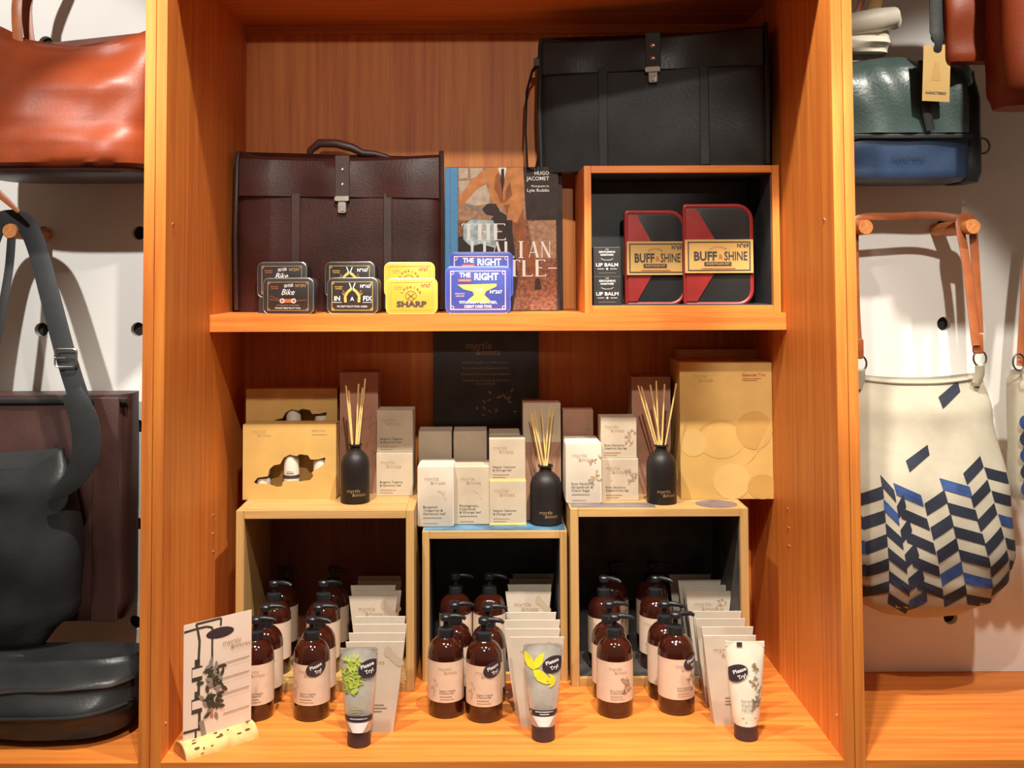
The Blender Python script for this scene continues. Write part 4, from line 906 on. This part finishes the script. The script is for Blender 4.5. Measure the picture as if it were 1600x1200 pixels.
one('front_seam', lambda m: m.tube([onsat(-.97+1.94*i/40, SH*(.42+.0*i+.14*max(0, i/40-.55))) for i in range(41)], .0035, 'black_leather', 8), lb_, True)
for a, b, pk in ((-10, 52, 1028), (118, 186, 1052)):
    strap('handle', [rel(lb_, a, 1078, .16), rel(lb_, a+6, pk+10, .16), rel(lb_, (a+b)/2, pk, .16), rel(lb_, b-6, pk+10, .16), rel(lb_, b, 1080, .16)], .009, 'black_soft', lb_, .8)
# right: teal and navy foldover
s = S(.20); c = P(1425, 281, .2)
fb = thing('foldover_bag', 'teal and navy leather foldover bag hanging at upper right', 'bag', (P(1415, 281, .22).x, .30, P(1415, 281, .2).z), 0, 'bags on the right wall')
Wf = 236*s
one('body', lambda m: softbag(m, 'navy_leather', Wf, 150*s, tab_([(0, .93, .055), (.05, .98, .078), (.4, 1, .085), (1, .97, .06)]), n=4, wr=.0025, seed=8, top=True), fb, True)
def flap2(m):
    rings = []; n = 26
    for (yy, zz) in ((.05, 200), (.0, 204), (-.05, 197), (-.078, 180), (-.090, 150), (-.094, 115), (-.096, 75), (-.090, 74)):
        rings.append([((-.49+.90*i/n)*Wf, yy+.004*math.sin(i*.9+zz*.05)+.003*math.sin(i*.41), zz*s-(.006*math.sin(i*.35) if zz > 190 else 0)) for i in range(n+1)])
    m.loft(rings, 'teal_leather', False, False, closed=False)
one('flap', flap2, fb, True)
one('flap_piping', lambda m: m.rprism(Wf*.93, .010, .006, .003, .002, 'black_soft', x=-Wf*.02, y=-.095, z=66*s), fb, True)
one('centre_strap', lambda m: m.tube([(Wf*.11, -.094, 190*s), (Wf*.125, -.099, 150*s), (Wf*.12, -.101, 110*s), (Wf*.15, -.100, 78*s)], .010, 'black_soft', 8, flat=.25, side=(0, 1, 0)), fb, True)
one('side_gusset', lambda m: softbag(m, 'black_soft', .055, 180*s, tab_([(0, .85, .055), (.1, 1, .07), (.7, 1, .07), (1, .8, .05)]), n=3, nu=28, nv=12, wr=.002, top=True), fb, True, loc=(Wf*.485, .0, 0))
one('teal_end', lambda m: softbag(m, 'teal_bright', .075, 46*s, tab_([(0, .5, .05), (.3, .9, .06), (1, 1, .04)]), n=3, nu=28, nv=8, wr=.004, top=True), fb, True, loc=(Wf*.42, -.01, 145*s))
one('ring', lambda m: m.tube([(Wf*.555+.017*math.cos(a), -.055, 57*s+.017*math.sin(a)) for a in [2*PI*i/24 for i in range(25)]], .0025, 'metal_dark', 8), fb, True)
p = Print(lambda x, z, l: (x, -.0868-l, z)); p.text('NANCYBIRD', Wf*.02, 33*s, .010, 'black_soft', fit=.075, shear=.1); p.build('embossed_name', fb)
wp = thing('white_bag', 'white leather bag tucked above the teal foldover bag', 'bag', (P(1335, 84, .33).x, .34, P(1335, 86, .33).z), 0, 'bags on the right wall')
one('body', lambda m: softbag(m, 'white_leather', 118*s, 36*s, tab_([(0, .9, .05), (.4, 1, .06), (1, .95, .05)]), n=3, nv=10, wr=.004, seed=2, top=True), wp, True)
one('rolled_top', lambda m: m.tube([(-.10, -.03, .048), (-.02, -.045, .060), (.04, -.05, .070), (.075, -.045, .078), (.088, -.03, .066)], [.026, .028, .028, .024, .016], 'white_leather', 14), wp, True)
strap('tan_strap', [rel(wp, 1338, 28, .29), rel(wp, 1348, -5, .3), rel(wp, 1362, -60, .32)], .008, 'strap_tan', wp)
strap('tan_strap', [rel(wp, 1362, 26, .30), rel(wp, 1370, -5, .3), rel(wp, 1378, -60, .32)], .015, 'kraft_dark', wp)
tr = thing('leather_pouch', 'orange tan leather pouch hanging above the swing tag', 'bag', (P(1524, 96, .17).x, .19, P(1524, 96, .17).z), 0, 'bags on the right wall')
one('body', lambda m: softbag(m, 'tan_leather', 88*s, 190*s, tab_([(0, .97, .02), (.05, 1, .026), (1, 1, .028)]), n=5, wr=.003, seed=5, top=True), tr, True)
fr = thing('leather_pouch', 'tan leather bag cut off by the right picture edge', 'bag', (P(1700, 158, .06).x, .13, P(1700, 160, .06).z), 0, 'bags on the right wall')
one('body', lambda m: softbag(m, 'tan_leather', 232*s, 280*s, tab_([(0, .93, .05), (.1, .98, .075), (1, 1, .06)]), n=4, wr=.003, seed=7, top=True), fr, True)  # extra width out of view, set forward, added to shade the wall
tg = thing('swing_tag', 'cream swing tag on a black strap over the teal bag', 'tag', (P(1463, 158, .175).x, .178, P(1463, 158, .175).z), 0, rx=0)
tg.rotation_euler.y = .05; st_ = S(.175)
def tagf(m):
    w, h = 43*st_, 91*st_
    pts = [(-w/2, 0), (w/2, 0), (w/2, h), (.010, h), (.010, h-.014), (-.008, h-.014), (-.008, h-.004), (-w/2, h-.004)]
    m.loft([[(x, 0, z) for x, z in pts], [(x, .001, z) for x, z in pts]], 'kraft_light')
one('card', tagf, tg)
p = Print(); p.text('NANCYBIRD', 0, 11*st_, 4.5*st_, 'ink_dark', fit=32*st_, bold=.02)
p.poly([(-.010, .045), (.010, .045), (.004, .085), (-.003, .085)], 'kraft_gold'); p.build('tag_print', tg)
one('black_strap', lambda m: m.tube([(.000, .002, 76*st_), (.001, -.004, 90*st_), (.000, .004, 110*st_), (.002, .008, 150*st_), (.003, .01, 200*st_)], [.008, .009, .016, .0185, .0185], 'black_soft', 10, flat=.2, side=(0, 1, 0)), tg, True)
# canvas bag with chevrons
YC = .30; sC = S(YC-.07); zb_ = P(1455, 975, YC-.05).z; Hc = 385*sC; xc = P(1452, 800, YC-.06).x
cb = thing('canvas_bag', 'cream canvas bucket bag with navy chevron print on leather straps', 'bag', (xc, YC, zb_), 0, 'bags on the right wall')
prof = tab_([(0, .10, .012), (.035, .55, .045), (.09, .80, .07), (.17, .93, .085), (.28, 1.0, .092), (.5, .97, .085), (.84, .83, .05), (1, .74, .022)])
WC = 292*sC; NB = 2.6
one('body', lambda m: softbag(m, 'canvas', WC, Hc, prof, sag=.012, n=NB, nu=72, nv=40, wr=.0035, seed=9), cb, True)
def surf(x, z, l):
    z_ = z; v = min(1, max(0.01, z/Hc))
    for _ in range(3):
        a, b = prof(v); a *= WC/2; v = min(1, max(.01, (z+.012*(v**3)*(1-min(1, abs(x)/a)**2))/Hc))
    a, b = prof(v); a *= WC/2; u = min(.995, abs(x)/a); x = math.copysign(u*a, x)
    y = -b*(1-u**NB)**(1/NB) + .0035*math.sin(x*19+v*6+9)*math.sin(v*9+9*1.7)+.00175*math.sin(x*47-v*13+9)
    return (x, y-.0012-l, z_)
p = Print(surf)
def C2(cx, cy):                        # crop px (818x1200 of 300x440) -> bag face
    px, py = 1300+cx/2.727, 560+cy/2.727; return ((px-1452)*sC, (975-py)*sC)
def patch(c00, c10, c11, c01, mt, n=6):
    vs = []; fs = []
    for j in range(3):
        for i in range(n+1):
            u, v = i/n, j/2; X = (c00[0]*(1-u)+c10[0]*u)*(1-v)+(c01[0]*(1-u)+c11[0]*u)*v; Y_ = (c00[1]*(1-u)+c10[1]*u)*(1-v)+(c01[1]*(1-u)+c11[1]*u)*v
            X_, Z_ = C2(X, Y_); vm = next((q_/200 for q_ in range(200) if prof(q_/200)[0]*WC/2*.97 > abs(X_)), .3)
            vs.append(p.map(X_, max(Z_, vm*Hc+.003), p.l))
    for j in range(2):
        for i in range(n): a = j*(n+1)+i; fs.append((a, a+1, a+n+2, a+n+1))
    q_ = MB(); q_.add(vs, fs, mt); q_.build('chevron_mark', cb)
#  column: left boundary top/bottom, right boundary top/bottom, first left-y, slope, pitch, thickness, count
COLS = [((30, 30), (118, 135), 600, -30, 98, 52, 5), ((118, 135), (203, 226), 577, -37, 98, 50, 5), ((200, 226), (238, 312), 495, 60, 98, 50, 6), ((238, 312), (262, 392), 620, -50, 100, 54, 5), ((238, 350), (338, 462), 525, 50, 98, 48, 5), ((345, 462), (445, 560), 610, -55, 98, 50, 6), ((440, 560), (557, 684), 508, 36, 97, 46, 6), ((548, 684), (650, 782), 490, -68, 97, 46, 6), ((652, 790), (762, 840), 468, 32, 97, 46, 5)]
R = random.Random(2)
for ci, (lt, rb, y0, sl2, pit, th, n_) in enumerate(COLS):
    def xl(y): return lt[0]+(lt[1]-lt[0])*(y-480)/560
    def xr(y): return rb[0]+(rb[1]-rb[0])*(y-480)/560
    for k_ in range(n_):
        ya = y0+k_*pit; yb_ = ya+sl2
        if max(ya, yb_)+th > 1105: continue
        mt = 'ink_blue' if R.random() < .2 else 'ink_navy'
        patch((xl(ya), ya), (xr(yb_), yb_), (xr(yb_+th), yb_+th), (xl(ya+th), ya+th), mt)
patch((482, 178), (586, 112), (589, 158), (491, 225), 'ink_navy'); patch((311, 437), (413, 374), (417, 415), (320, 482), 'ink_navy')
one('rim', lambda m: m.tube([(surf(-.145+.29*i/24, Hc*.985-.012*(1-(abs(i-12)/12)**2), 0)) for i in range(25)], .004, 'canvas', 8), cb, True)
strap('leather_strap', [rel(cb, 1342, 548, .26), rel(cb, 1338, 480, .27), rel(cb, 1336, 400, .28), rel(cb, 1337, 356, .285), rel(cb, 1345, 340, .29), rel(cb, 1400, 338, .30), rel(cb, 1455, 336, .30), rel(cb, 1500, 341, .29)], .0085, 'strap_tan', cb, .3)
strap('leather_strap', [rel(cb, 1525, 540, .255), rel(cb, 1518, 480, .265), rel(cb, 1508, 400, .275), rel(cb, 1501, 362, .28), rel(cb, 1500, 345, .285), rel(cb, 1509, 338, .29), rel(cb, 1518, 345, .29), rel(cb, 1521, 366, .29), rel(cb, 1525, 430, .29), rel(cb, 1530, 520, .28)], .010, 'strap_tan', cb, .25)
for px, py in ((1344, 568), (1531, 560)):
    q = rel(cb, px, py, .262)
    rg = one('ring', lambda m: m.tube([(q[0]+.014*math.cos(a), q[1], q[2]+.017*math.sin(a)) for a in [2*PI*i/24 for i in range(25)]], .0022, 'metal_dark', 8), cb, True)
    one('strap_end', lambda m: m.rprism(.022, .045, .012, .006, .003, 'strap_tan', x=q[0]-.003, y=q[1]-.004, z=q[2]+.010), cb, True)
    one('canvas_loop', lambda m: m.tube([(q[0], q[1], q[2]-.014), (q[0]+.002, q[1]+.006, q[2]-.035), (q[0]-.003, q[1]+.012, q[2]-.055)], .011, 'canvas', 8, flat=.5), cb, True)
s = S(.26)
sp = thing('printed_bag', 'blue printed bag just inside the right picture edge', 'bag', (P(1640, 780, .3).x, .30, P(1640, 782, .27).z), 0, 'bags on the right wall')
one('body', lambda m: softbag(m, 'canvas', 118*s, 200*s, tab_([(0, .95, .03), (.1, 1, .04), (.9, .98, .035), (1, .9, .02)]), n=4, wr=.003, seed=3, top=True), sp, True)
p = Print(lambda x, z, l: (x, -.043-l, z))
for i in range(5):
    for j in range(4): p.ell(-.07+.036*j, .028+.036*i, .016, .017, ('ink_blue', 'ink_navy')[(i+j) % 2], n=14)
p.build('dot_print', sp)
strap('leather_strap', [rel(sp, 1597, 572, .26), rel(sp, 1598, 540, .265), rel(sp, 1606, 420, .27), rel(sp, 1615, 330, .28)], .012, 'strap_tan', sp, .3)
q = rel(sp, 1592, 566, .25)
one('ring', lambda m: m.tube([(q[0]+.013*math.cos(a), q[1], q[2]+.018*math.sin(a)) for a in [2*PI*i/24 for i in range(25)]], .0022, 'metal_dark', 8), sp, True)
